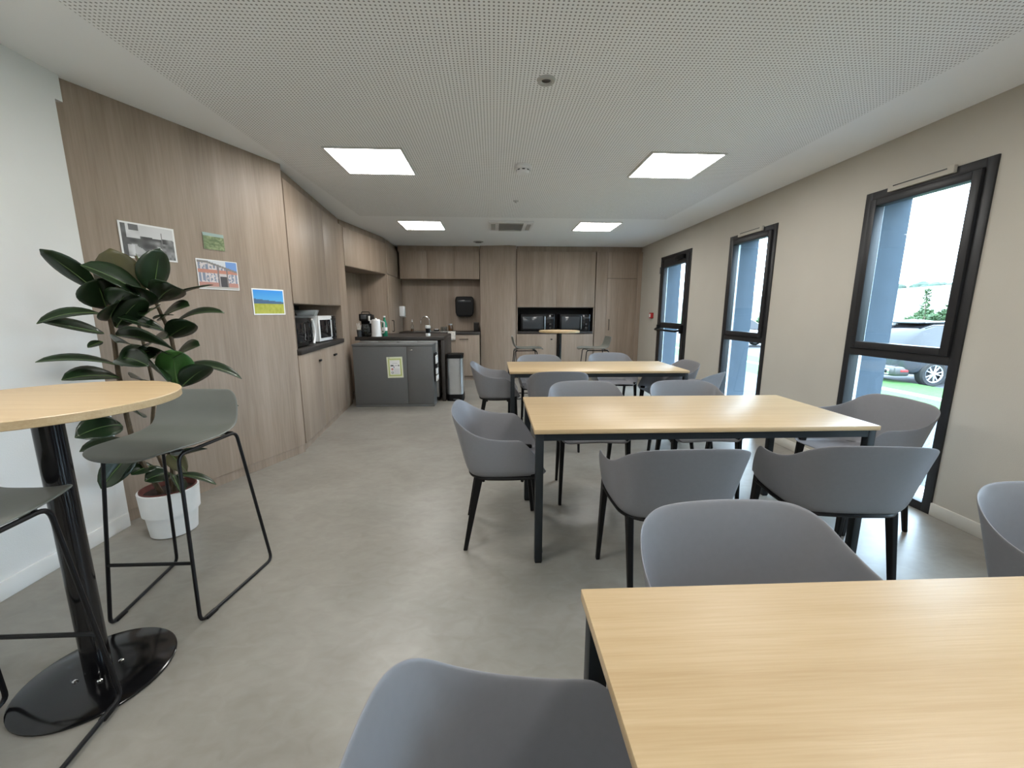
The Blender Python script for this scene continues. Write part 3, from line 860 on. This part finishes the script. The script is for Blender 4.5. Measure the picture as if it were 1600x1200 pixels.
for k in range(4):
    o = MB().tube([(0, 0, .011), (.02*math.cos(k*1.6+.5), .02*math.sin(k*1.6+.5), .17+.01*k)], .004, 6).build('stirring_spoon', 'paper_white'); o.location = (-1.93+.006*math.cos(k*1.6), 5.965+.006*math.sin(k*1.6), ZI)
    tag(o, 'white spoon standing in the dark pot on the coffee counter', 'spoon', 'white spoons in the dark pot')
t = thing('travel_mug', (-.965, 6.06, ZI), 0, 'white mug with a dark band near the right end of the coffee counter', 'mug')
MB().lathe([(.03, 0), (.036, .02), (.032, .045)], 20).build('base', 'white_plastic', t)
MB().lathe([(.032, .046), (.03, .075), (.034, .115)], 20).build('sleeve', 'black_plastic', t)
MB().lathe([(.036, .116), (.04, .125), (.038, .155), (.03, .158)], 20).build('lid', 'white_plastic', t)
# --- pedal bin
t = thing('pedal_bin', (-.575, 6.09, 0), 0, 'tall steel pedal bin with black lid beside the coffee counter', 'bin')
def rrect(hx, hy, r, n=5):
    o = []
    for cx, cy, a0 in ((hx-r, hy-r, 0), (-hx+r, hy-r, 90), (-hx+r, -hy+r, 180), (hx-r, -hy+r, 270)):
        for k in range(n+1):
            a = R(a0+90*k/n); o.append((cx+r*math.cos(a), cy+r*math.sin(a)))
    return o
MB().prism(rrect(.118, .14, .05), .10, .635, 'z').build('body', 'steel', t, 50)
MB().prism(rrect(.122, .145, .05), .637, .695, 'z').build('lid', 'black_plastic', t, 50)
MB().prism(rrect(.125, .148, .05), 0, .099, 'z').build('base', 'black_plastic', t, 50)
MB().bev(-.03, .06, -.19, -.14, .02, .035, .005).build('pedal', 'steel_dark', t)
# --- sink zone
ZS = .933
t = thing('sink_tap', (-1.27, 8.20, ZS), 0, 'chrome swan neck sink tap', 'tap')
MB().lathe([(.024, 0), (.024, .03), (.016, .035), (.015, .09)], 16).build('body', 'chrome', t)
MB().tube([(0, 0, .08)]+[Vector((-.085+.085*math.cos(a), 0, .2+.085*math.sin(a))) for a in [PI*k/12 for k in range(13)]]+[Vector((-.17, 0, .15))], .011, 10).build('spout', 'chrome', t)
MB().tube([(0, 0, .05), (.06, -.01, .075)], .007, 8).build('lever', 'chrome', t)
t = thing('sink_basin', (-1.28, 8.02, ZS), 0, 'shallow steel sink basin set in the dark worktop', 'sink')
sb = MB()
for a in ((-.24, .24, -.19, -.17), (-.24, .24, .13, .15), (-.24, -.22, -.17, .13), (.22, .24, -.17, .13)): sb.box(*a, 0, .004)
sb.build('rim', 'steel', t); box('bowl', 'steel_dark', t, -.22, .22, -.17, .13, 0, .002)
t = thing('soap_bottle', (-1.58, 8.05, ZS), 0, 'clear washing up liquid bottle left of the tap', 'bottle')
MB().lathe([(.03, 0), (.032, .01), (.032, .11), (.012, .16), (.012, .18)], 16).build('body', 'clear_glass', t)
MB().lathe([(.028, .004), (.029, .045)], 16).build('liquid', 'amber', t)
MB().lathe([(.013, .18), (.013, .2), (.006, .205), (.006, .23)], 12).build('pump', 'white_plastic', t)
t = thing('soap_dispenser', (-1.808, 8.05, 1.32), R(90), 'white soap dispenser fixed to the tall cupboard side by the sink', 'dispenser')
box('housing', 'white_plastic', t, -.06, .06, -.10, 0, -.095, .095, .015)
box('lever', 'vent_grey', t, -.035, .035, -.11, -.02, -.115, -.097, .005)
t = thing('towel_dispenser', (-.57, YB-.002, 1.415), 0, 'black paper towel dispenser on the splashback', 'dispenser')
MB().prism([(-.15, -.19), (.15, -.19), (.175, -.12), (.18, .12), (.16, .19), (-.16, .19), (-.18, .12), (-.175, -.12)], -.22, 0, 'y').build('housing', 'black_plastic', t, mods=(bevel_mod(.02, 3),))
MB().bev(-.13, .13, -.226, -.215, .08, .12, .006).build('window_strip', 'screen_glass', t)
box('lower_flap', 'black_plastic', t, -.12, .12, -.21, -.03, -.2, -.185, .004)
tag(MB().bev(-1.02, -.885, YS+.02, YS+.33, ZS, ZS+.004, .0015).build('draining_cloth', 'towel'), 'pale cloth under the upturned glasses by the sink', 'cloth')
g1 = MB().lathe([(.028, 0), (.024, .085), (.022, .087)], 14).mesh('upturned_glass')
for k in range(6):
    o = link('upturned_glass', g1, 'clear_glass' if k == 0 else None); o.location = (-.985+.067*(k % 2), YS+.07+.085*(k//2), ZS+.0045)
    tag(o, 'small clear glass draining upside down on the pale cloth by the sink', 'glass', 'upturned glasses by the sink')
t = thing('tea_towel', (-.79, YS-.022, .937), 0, 'patterned pale tea towel hanging over the worktop edge', 'tea towel')
tw = MB(); nx = 10
pr = [(.12, .002), (.02, .003), (-.004, -.005), (-.008, -.05), (-.008, -.11), (-.010, -.16)]
v = []; f = []
for j, (yy, zz) in enumerate(pr):
    for i in range(nx+1): v.append((-.07+.14*i/nx, yy-.003*(1+math.sin(i*1.9+j*.3)) if j > 1 else yy, zz+(.003 if j < 2 else 0)))
for j in range(len(pr)-1):
    for i in range(nx): f.append((j*(nx+1)+i, j*(nx+1)+i+1, (j+1)*(nx+1)+i+1, (j+1)*(nx+1)+i))
me = bpy.data.meshes.new('cloth'); me.from_pydata(v, [], f)
def solid(th):
    def g(o):
        s = o.modifiers.new('thick', 'SOLIDIFY'); s.thickness = th
    return g
link('cloth', me, 'towel', t, True, (solid(.003),))
t = thing('coffee_jar', (-.86, 8.22, ZS), 0, 'small dark coffee jar behind the draining glasses', 'jar')
MB().lathe([(.042, 0), (.045, .01), (.045, .10), (.038, .115)], 18).build('body', 'amber', t)
MB().lathe([(.04, .116), (.04, .14)], 18).build('lid', 'steel', t)
t = thing('sponge_dish', (-1.14, 8.24, ZS), 0, 'small black sponge dish behind the tap', 'dish')
MB().lathe([(.05, 0), (.062, .025), (.058, .025), (.046, .006)], 18, capt=False).build('dish', 'black_plastic', t)
box('sponge', 'paper_white', t, -.035, .035, -.02, .02, .012, .04, .006)
t = thing('storage_tin', (-.34, 8.16, ZS), 0, 'dark storage tin in the corner right of the sink', 'tin')
box('body', 'niche_dark', t, -.05, .05, -.06, .06, 0, .15, .006); box('lid', 'dark_top', t, -.052, .052, -.062, .062, .15, .17, .005)

# ------------------------------------------------------------------ microwaves
def microwave(name, parent_run, loc, rz, size, body, label, front='dark', handle='black_plastic'):
    W, D, H = size
    t = thing(name, loc, rz, label, 'microwave')
    box('body', body, t, 0, W, .012, D, .012, H, .006)
    dw = W*.74
    d_ = box('door', body, t, .002, dw, -.01, .011, .014, H-.002, .004)
    box('window', 'screen_glass' if front != 'dark' else 'dark_glass', d_, .035, dw-.05, -.013, -.009, .05, H-.045, .003)
    MB().tube(rounded_path([(dw-.025, -.01, .04), (dw-.025, -.04, .05), (dw-.025, -.04, H-.05), (dw-.025, -.01, H-.04)], .012), .007, 8).build('handle', handle, d_)
    cp = box('control_panel', 'dark_glass', t, dw+.003, W-.004, -.01, .011, .014, H-.002, .003)
    box('display', 'screen_glass', cp, dw+.02, W-.02, -.013, -.009, H-.09, H-.05, .001)
    for k in range(2):
        MB().lathe([(.017, 0), (.019, .004), (.019, .016)], 16).build('dial', 'steel_dark', cp).matrix_local = Matrix.Translation(((dw+W)/2, -.012, .07+.07*k)) @ Matrix.Rotation(R(90), 4, 'X')
    for x in (.04, W-.04): box('foot', 'black_plastic', t, x-.015, x+.015, .05, .08, 0, .012)
    return t
uB = (C0-B0).normalized(); aB = math.atan2(uB.y, uB.x)
def onB(s, d, z): return (B0.x+uB.x*s-uB.y*d, B0.y+uB.y*s+uB.x*d, z)
t1 = microwave('microwave_oven', None, onB(.16, .06, .966), aB, (.50, .38, .285), 'black_plastic', 'black microwave with curved silver edge at the left of the side niche')
arc = [Vector((.43+.06*math.sin(PI*k/10), -.034, .018+.25*k/10)) for k in range(11)]
MB().tube(arc, .011, 8).build('trim_arc', 'white_plastic', t1)
t2 = microwave('microwave_oven', None, onB(.92, .07, .966), aB+R(-6), (.52, .38, .30), 'white_plastic', 'white microwave with a tray on top in the side niche')
t = thing('plastic_tray', onB(1.08, .22, 1.267), aB+R(10), 'shallow pale plastic tray on top of the white microwave', 'tray')
tr = MB()
o_ = [(-.17, -.11), (.17, -.11), (.17, .11), (-.17, .11)]; i_ = [(-.14, -.085), (.14, -.085), (.14, .085), (-.14, .085)]
v = [(*p, .001) for p in i_]+[(*p, .062) for p in o_]
tr.add(v, [(0, 1, 2, 3)]+[(k, (k+1) % 4, 4+(k+1) % 4, 4+k) for k in range(4)])
tr.build('shell', 'vent_grey', t, mods=(solid(.004),))
microwave('microwave_oven', None, (.535, YM+.02, .935), 0, (.665, .33, .33), 'black_plastic', 'black microwave on the left in the far black niche', 'x', 'steel')
microwave('microwave_oven', None, (1.30, YM+.02, .935), 0, (.60, .33, .33), 'black_plastic', 'black microwave on the right in the far black niche', 'x', 'steel')

# ================================================================== RUBBER PLANT
PC = Vector((-1.955, 2.375, 0))
t = thing('potted_rubber_plant', PC, 0, 'tall rubber plant with big dark glossy leaves in a white pot', 'plant')
MB().lathe([(.105, 0), (.115, .006), (.128, .135), (.140, .137), (.147, .275), (.138, .278), (.134, .235)], 36, capt=False).build('pot', 'pot_white', t)
MB().lathe([(.126, .25), (.134, .262), (.137, .283), (.131, .284), (.124, .255)], 32, capb=False, capt=False).build('inner_pot', 'terracotta', t)
MB().lathe([(.0, .252), (.127, .25)], 32, capb=False, capt=False).build('soil', 'soil', t)
def rel(v): return Vector(v)-PC
def stem(pts, r0, r1):
    P = [rel(p) for p in pts]; out = []
    for i in range(len(P)-1):
        p0, p1, p2, p3 = P[max(i-1, 0)], P[i], P[i+1], P[min(i+2, len(P)-1)]
        for k in range(4):
            q = k/4; out.append(.5*((2*p1)+(p2-p0)*q+(2*p0-5*p1+4*p2-p3)*q*q+(3*p1-p0-3*p2+p3)*q**3))
    out.append(P[-1]); n = len(out)
    MB().tube(out, [r0+(r1-r0)*i/(n-1) for i in range(n)], 8).build('stem', 'stem', t)
pot_c = Vector((PC.x, PC.y, .25))
stem([pot_c+Vector((-.03, -.02, 0)), at(212, 700, 2.30), at(188, 600, 2.24), at(178, 530, 2.2), at(166, 470, 2.18)], .014, .009)
stem([pot_c+Vector((.03, .0, 0)), at(268, 690, 2.36), at(276, 600, 2.33), at(268, 530, 2.3), at(246, 478, 2.28), at(232, 440, 2.26), at(212, 400, 2.25)], .013, .006)
stem([pot_c+Vector((0, .04, 0)), at(240, 690, 2.40), at(240, 610, 2.38), at(226, 545, 2.36), at(215, 500, 2.34)], .011, .007)
def leaf(base, tip, width, roll=0, droop=.12, material='leaf', pet=.0):
    """one glossy leaf: blade with raised midrib, folded a little, arching between base and tip"""
    b, e = rel(base), rel(tip); ax = e-b; Ln = ax.length; ax.normalize()
    up = Vector((0, 0, 1)); side = ax.cross(up)
    if side.length < .05: side = Vector((1, 0, 0))
    side.normalize(); nrm = side.cross(ax)
    q = Matrix.Rotation(R(roll), 3, ax); side = q @ side; nrm = q @ nrm
    n, mcol = 9, 3; v = []; f = []
    for i in range(n+1):
        s = i/n
        wd = width/2*(math.sin(PI*min(1, s*.97+.015))**.62)*(1-.18*s)
        if i == n: wd = .002
        c = b+ax*Ln*s+Vector((0, 0, 1))*Ln*droop*(4*s*(1-s))*.6
        for k in range(-mcol, mcol+1):
            kk = k/mcol
            v.append(tuple(c+side*wd*kk+nrm*(wd*.30*abs(kk)**1.3)))
    W_ = 2*mcol+1
    for i in range(n):
        for k in range(W_-1): f.append((i*W_+k, i*W_+k+1, (i+1)*W_+k+1, (i+1)*W_+k))
    me = bpy.data.meshes.new('leaf'); me.from_pydata(v, [], f)
    lo = link('leaf', me, material, t, True, (solid(.0015),))
    mid = [Vector(v[i*W_+mcol]) for i in range(n+1)]
    MB().tube(mid, [.0035*(1-.7*i/n) for i in range(n+1)], 5).build('midrib', 'midrib', lo)
    return lo
LV = [ # base px, base Y, tip px, tip Y, width m, roll, droop, material
    ((148, 452), 2.16, (62, 389), 1.98, .085, 35, .05, 'leaf'),
    ((226, 462), 2.22, (126, 414), 2.02, .15, -50, .10, 'leaf'),
    ((196, 474), 2.20, (172, 388), 2.16, .21, 15, .02, 'leaf_brown'),
    ((240, 455), 2.27, (250, 388), 2.26, .165, -10, .02, 'leaf'),
    ((166, 482), 2.18, (150, 436), 2.06, .17, 30, .05, 'leaf'),
    ((176, 480), 2.18, (206, 458), 2.04, .13, -30, .05, 'leaf'),
    ((244, 474), 2.28, (333, 445), 2.30, .075, 10, .06, 'leaf'),
    ((246, 470), 2.27, (276, 448), 2.14, .15, -30, .08, 'leaf'),
    ((156, 490), 2.16, (57, 506), 1.965, .07, -30, .16, 'leaf'),
    ((162, 521), 2.18, (60, 502), 1.97, .09, -35, .02, 'leaf'),
    ((182, 512), 2.20, (226, 466), 2.10, .12, -40, .10, 'leaf'),
    ((256, 516), 2.28, (184, 496), 2.12, .085, -40, .04, 'leaf'),
    ((274, 504), 2.30, (351, 489), 2.34, .075, 25, .18, 'leaf'),
    ((246, 480), 2.26, (224, 494), 2.12, .08, 20, .05, 'leaf'),
    ((240, 498), 2.28, (271, 492), 2.24, .04, 0, .05, 'leaf'),
    ((262, 528), 2.30, (304, 505), 2.22, .12, -40, .06, 'leaf'),
    ((182, 524), 2.20, (274, 548), 2.12, .13, -45, .10, 'leaf'),
    ((160, 534), 2.16, (137, 543), 2.10, .04, -30, .05, 'leaf'),
    ((182, 535), 2.18, (208, 540), 2.08, .10, -30, .05, 'leaf'),
    ((182, 570), 2.20, (55, 566), 1.955, .08, -20, .12, 'leaf'),
    ((186, 590), 2.22, (96, 594), 2.00, .11, -30, .12, 'leaf'),
    ((240, 548), 2.30, (189, 572), 2.14, .11, -35, .14, 'leaf'),
    ((212, 556), 2.24, (262, 596), 2.10, .17, -50, .06, 'leaf'),
    ((277, 600), 2.30, (268, 546), 2.22, .17, -10, .03, 'leaf_young'),
    ((280, 575), 2.32, (378, 592), 2.38, .085, 15, .22, 'leaf'),
    ((284, 604), 2.32, (329, 572), 2.26, .11, -35, .08, 'leaf'),
    ((240, 560), 2.34, (262, 552), 2.2, .12, -30, .06, 'leaf'),
    ((232, 600), 2.36, (205, 590), 2.2, .10, -30, .06, 'leaf'),
    ((190, 664), 2.26, (117, 684), 2.06, .15, -50, .14, 'leaf'),
    ((186, 632), 2.25, (224, 652), 2.14, .12, -50, .04, 'leaf'),
    ((200, 690), 2.27, (124, 706), 2.10, .10, -20, .10, 'leaf'),
    ((206, 708), 2.28, (158, 764), 2.14, .13, -60, .08, 'leaf'),
    ((266, 716), 2.36, (324, 701), 2.40, .075, -35, .05, 'leaf'),
    ((264, 708), 2.36, (292, 738), 2.30, .08, 40, .08, 'leaf_brown'),
    ((240, 728), 2.36, (205, 742), 2.24, .09, -30, .12, 'leaf'),
    ((264, 740), 2.36, (226, 752), 2.26, .12, -40, .16, 'leaf'),
    ((268, 740), 2.36, (282, 770), 2.28, .13, -50, .12, 'leaf'),
    ((276, 742), 2.38, (338, 757), 2.42, .055, 10, .14, 'leaf'),
    ((282, 640), 2.36, (373, 634), 2.44, .07, 10, .12, 'leaf'),
    ((190, 640), 2.26, (150, 650), 2.12, .10, -30, .10, 'leaf'),
]
LV += [
    ((170, 500), 2.19, (188, 470), 2.02, .13, 40, .06, 'leaf'),
    ((230, 478), 2.25, (206, 446), 2.10, .13, -20, .06, 'leaf'),
    ((250, 500), 2.28, (296, 478), 2.20, .11, 40, .08, 'leaf'),
    ((225, 545), 2.34, (262, 528), 2.20, .12, 35, .08, 'leaf'),
    ((184, 560), 2.20, (232, 572), 2.08, .12, 40, .10, 'leaf'),
    ((272, 560), 2.31, (312, 540), 2.24, .11, 40, .08, 'leaf'),
    ((196, 610), 2.23, (150, 622), 2.08, .11, 35, .10, 'leaf'),
    ((240, 620), 2.36, (280, 632), 2.24, .13, 40, .10, 'leaf'),
    ((212, 695), 2.29, (246, 704), 2.18, .12, 40, .10, 'leaf'),
    ((238, 700), 2.34, (206, 690), 2.20, .11, 35, .10, 'leaf'),
    ((216, 720), 2.30, (186, 752), 2.18, .12, 30, .10, 'leaf'),
]
for (b_, yb, e_, ye, wd, rl, dr_, mt_) in LV:
    leaf(at(*b_, yb), at(*e_, ye), wd*(1.28 if wd < .12 else 1.1), rl, dr_, mt_)
LV2 = [((226, 408), 2.25, (212, 392), 2.24)]
MB().tube([rel(at(232, 440, 2.26)), rel(at(224, 420, 2.255)), rel(at(212, 396, 2.25))], [.007, .007, .001], 8).build('leaf_sheath', 'midrib', t)

# ================================================================== OUTSIDE
ZG = -.2
def ground(name, material, x0, x1, label, dz=0, cat='ground', y0=-30, y1=80):
    return struct(MB().box(x0, x1, y0, y1, ZG-.7, ZG+dz).build(name, material), label, cat)
ground('ground_gravel', 'gravel', XRO+.001, 6.5, 'grey gravel strip along the outside of the building', 0)
ground('ground_lawn', 'grass', 6.5, 8.15, 'green lawn strip between gravel and path', -.08)
ground('ground_path', 'path', 8.15, 8.75, 'pale concrete path crossing the lawn outside', -.14)
ground('ground_verge', 'grass', 8.75, 10.75, 'green lawn strip in front of the parked cars', -.28)
ground('ground_car_park', 'asphalt', 10.75, 22, 'grey car park surface beyond the lawn', -.36)
ground('ground_meadow', 'grass', 22, 70, 'green meadow beyond the car park', .05, y0=-80, y1=160)
hb = MB(); nx, ny = 24, 30; v = []; f = []
for j in range(ny+1):
    for i in range(nx+1):
        s = i/nx; X = 60+360*s; Y = -250+800*j/ny
        z = -1+23*s**.8+(5*math.sin(Y*.021+1)+3*math.sin(Y*.05))*s*s
        v.append((X, Y, z))
for j in range(ny):
    for i in range(nx): f.append((j*(nx+1)+i, j*(nx+1)+i+1, (j+1)*(nx+1)+i+1, (j+1)*(nx+1)+i))
hb.add(v, f); struct(hb.build('ground_hillside', 'field', ang=80), 'pale cropped field rising to the horizon', 'hill')
tb = MB(); v = []; f = []
random.seed(3)
for k in range(240):
    Y = -250+800*k/240+random.uniform(-1, 1); X = 400+random.uniform(-15, 10); r = random.uniform(4, 8); zz = 20+5*math.sin(Y*.021+1)+3*math.sin(Y*.05)
    tb.lathe([(r*.5, -4), (r, 0), (r*.85, r*.6), (r*.3, r*.95)], 7, (X, Y, zz))
tag(tb.build('distant_treeline', 'far_trees'), 'hazy treeline along the far hilltop', 'trees', kind='stuff')

def make_shrub(loc, rad, hgt, label, n=1400, seed=1):
    rng = random.Random(seed)
    t = thing('shrub', loc, 0, label, 'shrub', 'shrubs behind the car park')
    b = MB()
    for k in range(n):
        a, u, s = rng.uniform(0, 2*PI), rng.uniform(0, 1), rng.uniform(.5, 1)**.5
        rr = rad*s*math.sin(PI*(.15+.75*u))**.7*(.8+.2*math.sin(3*a+seed)); c = Vector((rr*math.cos(a), rr*math.sin(a), hgt*u*(.8+.2*math.sin(2*a))))
        d1 = Vector((rng.uniform(-1, 1), rng.uniform(-1, 1), rng.uniform(-.4, 1))).normalized(); d2 = d1.cross(Vector((rng.uniform(-1, 1), rng.uniform(-1, 1), rng.uniform(-1, 1)))).normalized()
        q = .13; b.add([c, c+d1*q+d2*q*.5, c+d1*q*2, c+d1*q-d2*q*.5], [(0, 1, 2, 3)])
    b.build('foliage', 'shrub', t)
    s_ = MB()
    for k in range(5):
        a = 2*PI*k/5; s_.tube([(0, 0, 0), (.3*rad*math.cos(a), .3*rad*math.sin(a), hgt*.7)], [.04, .015], 6)
    s_.build('stem', 'bark', t)
    return t
make_shrub((24.5, 20.5, ZG+.04), 1.7, 2.2, 'dense green shrub behind the car seen through the near window', 2400, 1)
make_shrub((25.5, 23.2, ZG+.04), 1.3, 1.6, 'lower green shrub left of the dense shrub through the near window', 1600, 2)
make_shrub((23.5, 33.5, ZG+.04), 1.6, 1.9, 'green shrub seen through the middle window', 1600, 3)
def make_tree(loc, hgt, label):
    t = thing('young_tree', loc, 0, label, 'tree', 'young trees behind the car park')
    MB().tube([(0, 0, 0), (.05, 0, hgt*.5), (0, .05, hgt)], [.05, .035, .01], 8).build('trunk', 'bark', t)
    rng = random.Random(int(hgt*100)); b = MB()
    for k in range(240):
        z = hgt*rng.uniform(.35, 1); r = .35*(1.1-z/hgt)*rng.uniform(.2, 1)+.04; a = rng.uniform(0, 2*PI)
        c = Vector((r*math.cos(a), r*math.sin(a), z)); d1 = Vector((rng.uniform(-1, 1), rng.uniform(-1, 1), rng.uniform(0, 1))).normalized(); d2 = d1.cross(Vector((0, 0, 1))).normalized() if abs(d1.z) < .99 else Vector((1, 0, 0))
        q = .09; b.add([c, c+d1*q+d2*q*.5, c+d1*q*2, c+d1*q-d2*q*.5], [(0, 1, 2, 3)])
    b.build('foliage', 'shrub', t)
make_tree((22.6, 20.6, ZG+.04), 2.6, 'thin young tree standing left of the dense shrub')
make_tree((22.9, 18.6, ZG+.04), 2.3, 'thin young tree in front of the dense shrub')

def make_car(name, loc, rz, paint, label, detail=True):
    """local x: length with the rear at 0, y: width, z up"""
    t = thing(name, loc, rz, label, 'car')
    L, W = 4.45, 1.82
    # body loft: stations along x with (half width, bottom, waist z)
    st_ = [(0.0, .72, .34, .98), (.06, .82, .30, 1.03), (.35, .89, .27, 1.05), (.9, .91, .24, 1.05), (2.2, .91, .24, 1.0), (3.3, .90, .26, .95), (4.1, .84, .28, .84), (4.38, .72, .32, .70), (4.45, .62, .38, .62)]
    v = []; f = []; n = 10
    for x, hw, zb, zt_ in st_:
        sec = [(hw*.86, zb), (hw*.98, zb+.10), (hw, (zb+zt_)/2), (hw*.97, zt_-.10), (hw*.88, zt_)]
        for (yy, zz) in sec: v.append((x, yy, zz))
        for (yy, zz) in sec[::-1]: v.append((x, -yy, zz))
    for i in range(len(st_)-1):
        for k in range(n): f.append((i*n+k, i*n+(k+1) % n, (i+1)*n+(k+1) % n, (i+1)*n+k))
    f.append(tuple(range(n))[::-1]); f.append(tuple((len(st_)-1)*n+k for k in range(n)))
    b = MB(); b.add(v, f)
    def sub(o):
        s = o.modifiers.new('sub', 'SUBSURF'); s.levels = 1; s.render_levels = 2
    body = b.build('body', paint, t, 60, (sub,))
    # cabin
    g = MB(); gv = []; gf = []
    cab = [(.12, .74, 1.0, 1.02), (.55, .76, 1.0, 1.46), (.95, .70, 1.0, 1.58), (1.9, .68, 1.0, 1.62), (2.5, .70, .98, 1.50), (3.3, .74, .92, .98)]
    for x, hw, zb, zt_ in cab:
        for (yy, zz) in ((hw+.1, zb), (hw-.02 if zt_ > 1.2 else hw+.06, max(zb+.01, zt_-.06)), (hw-.14, zt_)): gv.append((x, yy, zz))
        for (yy, zz) in ((hw-.14, zt_), (hw-.02 if zt_ > 1.2 else hw+.06, max(zb+.01, zt_-.06)), (hw+.1, zb)): gv.append((x, -yy, zz))
    for i in range(len(cab)-1):
        for k in range(6): gf.append((i*6+k, i*6+(k+1) % 6, (i+1)*6+(k+1) % 6, (i+1)*6+k))
    gf.append(tuple(range(6))[::-1]); gf.append(tuple((len(cab)-1)*6+k for k in range(6)))
    g.add(gv, gf); g.build('glasshouse', 'dark_glass', t, 50)
    MB().bev(.62, 2.45, -.56, .56, 1.585, 1.635, .02, 3).build('roof', paint, t)
    for s in (-1, 1): MB().tube([(.75, s*.6, 1.62), (1.6, s*.6, 1.66), (2.35, s*.6, 1.60)], .018, 8).build('roof_rail', 'alloy', t)
    bp_ = MB().bev(-.05, .35, -.83, .83, .26, .52, .05, 3).build('rear_bumper', 'steel_dark', t)
    for s in (-1, 1):
        ex = MB().bev(-.065, -.03, s*.52-.17, s*.52+.17, .30, .44, .03, 3).build('exhaust_trim', 'chrome', bp_)
        MB().bev(-.07, -.05, s*.52-.12, s*.52+.12, .325, .415, .008, 2).build('exhaust_outlet', 'black_plastic', ex)
        MB().bev(.10, .30, s*.825-.012, s*.825+.012, .37, .43, .008).build('reflector', 'red_plastic', bp_)
        MB().bev(.0, .18, s*.66-.2, s*.66+.2, .80, .95, .03, 3).build('tail_light', 'red_plastic', t)
    for x in (.88, 3.55):
        for s in (-1, 1):
            wt = MB(); M_ = Matrix.Translation((x, s*.815, .335)) @ Matrix.Rotation(R(90), 4, 'X')
            pr = [(.225, -.10), (.30, -.11), (.335, -.07), (.335, .07), (.30, .11), (.225, .10)]
            tmp = MB().lathe(pr+[pr[0]], 32, capb=False, capt=False); wt.add(tmp.v, tmp.f, M_)
            wo = wt.build('wheel', 'rubber', t)
            wa = MB(); tmp = MB().lathe([(.20, -.09), (.222, -.108), (.228, -.08), (.228, .08), (.222, .108), (.20, .09)], 32, capb=False, capt=False)
            for k in range(5):
                for dlt in (-.16, .16):
                    a = 2*PI*k/5
                    c0 = Vector((.03*math.cos(a), .03*math.sin(a), 0)); c1 = Vector((.212*math.cos(a+dlt*1.6), .212*math.sin(a+dlt*1.6), 0))
                    tmp.tube([c0+Vector((0, 0, -s*-.0+.085*(1))), c1+Vector((0, 0, .098))], [.022, .014], 6)
                    tmp.tube([c0+Vector((0, 0, -.085)), c1+Vector((0, 0, -.098))], [.022, .014], 6)
            tmp.lathe([(.045, -.10), (.045, .10)], 14)
            wa.add(tmp.v, tmp.f, M_); wa.build('alloy_rim', 'alloy', wo)
            dk = MB(); tmp = MB().lathe([(.2, -.03), (.2, .03)], 24); dk.add(tmp.v, tmp.f, M_); dk.build('brake_disc', 'steel_dark', wo)
    return t
make_car('car', (10.3, 10.6, ZG-.36), R(-3), 'car_paint', 'dark grey car with alloy wheels parked outside the near window')
make_car('car', (11.3, 22.0, ZG-.36), R(-4), 'car_white', 'white car parked outside beyond the middle window')
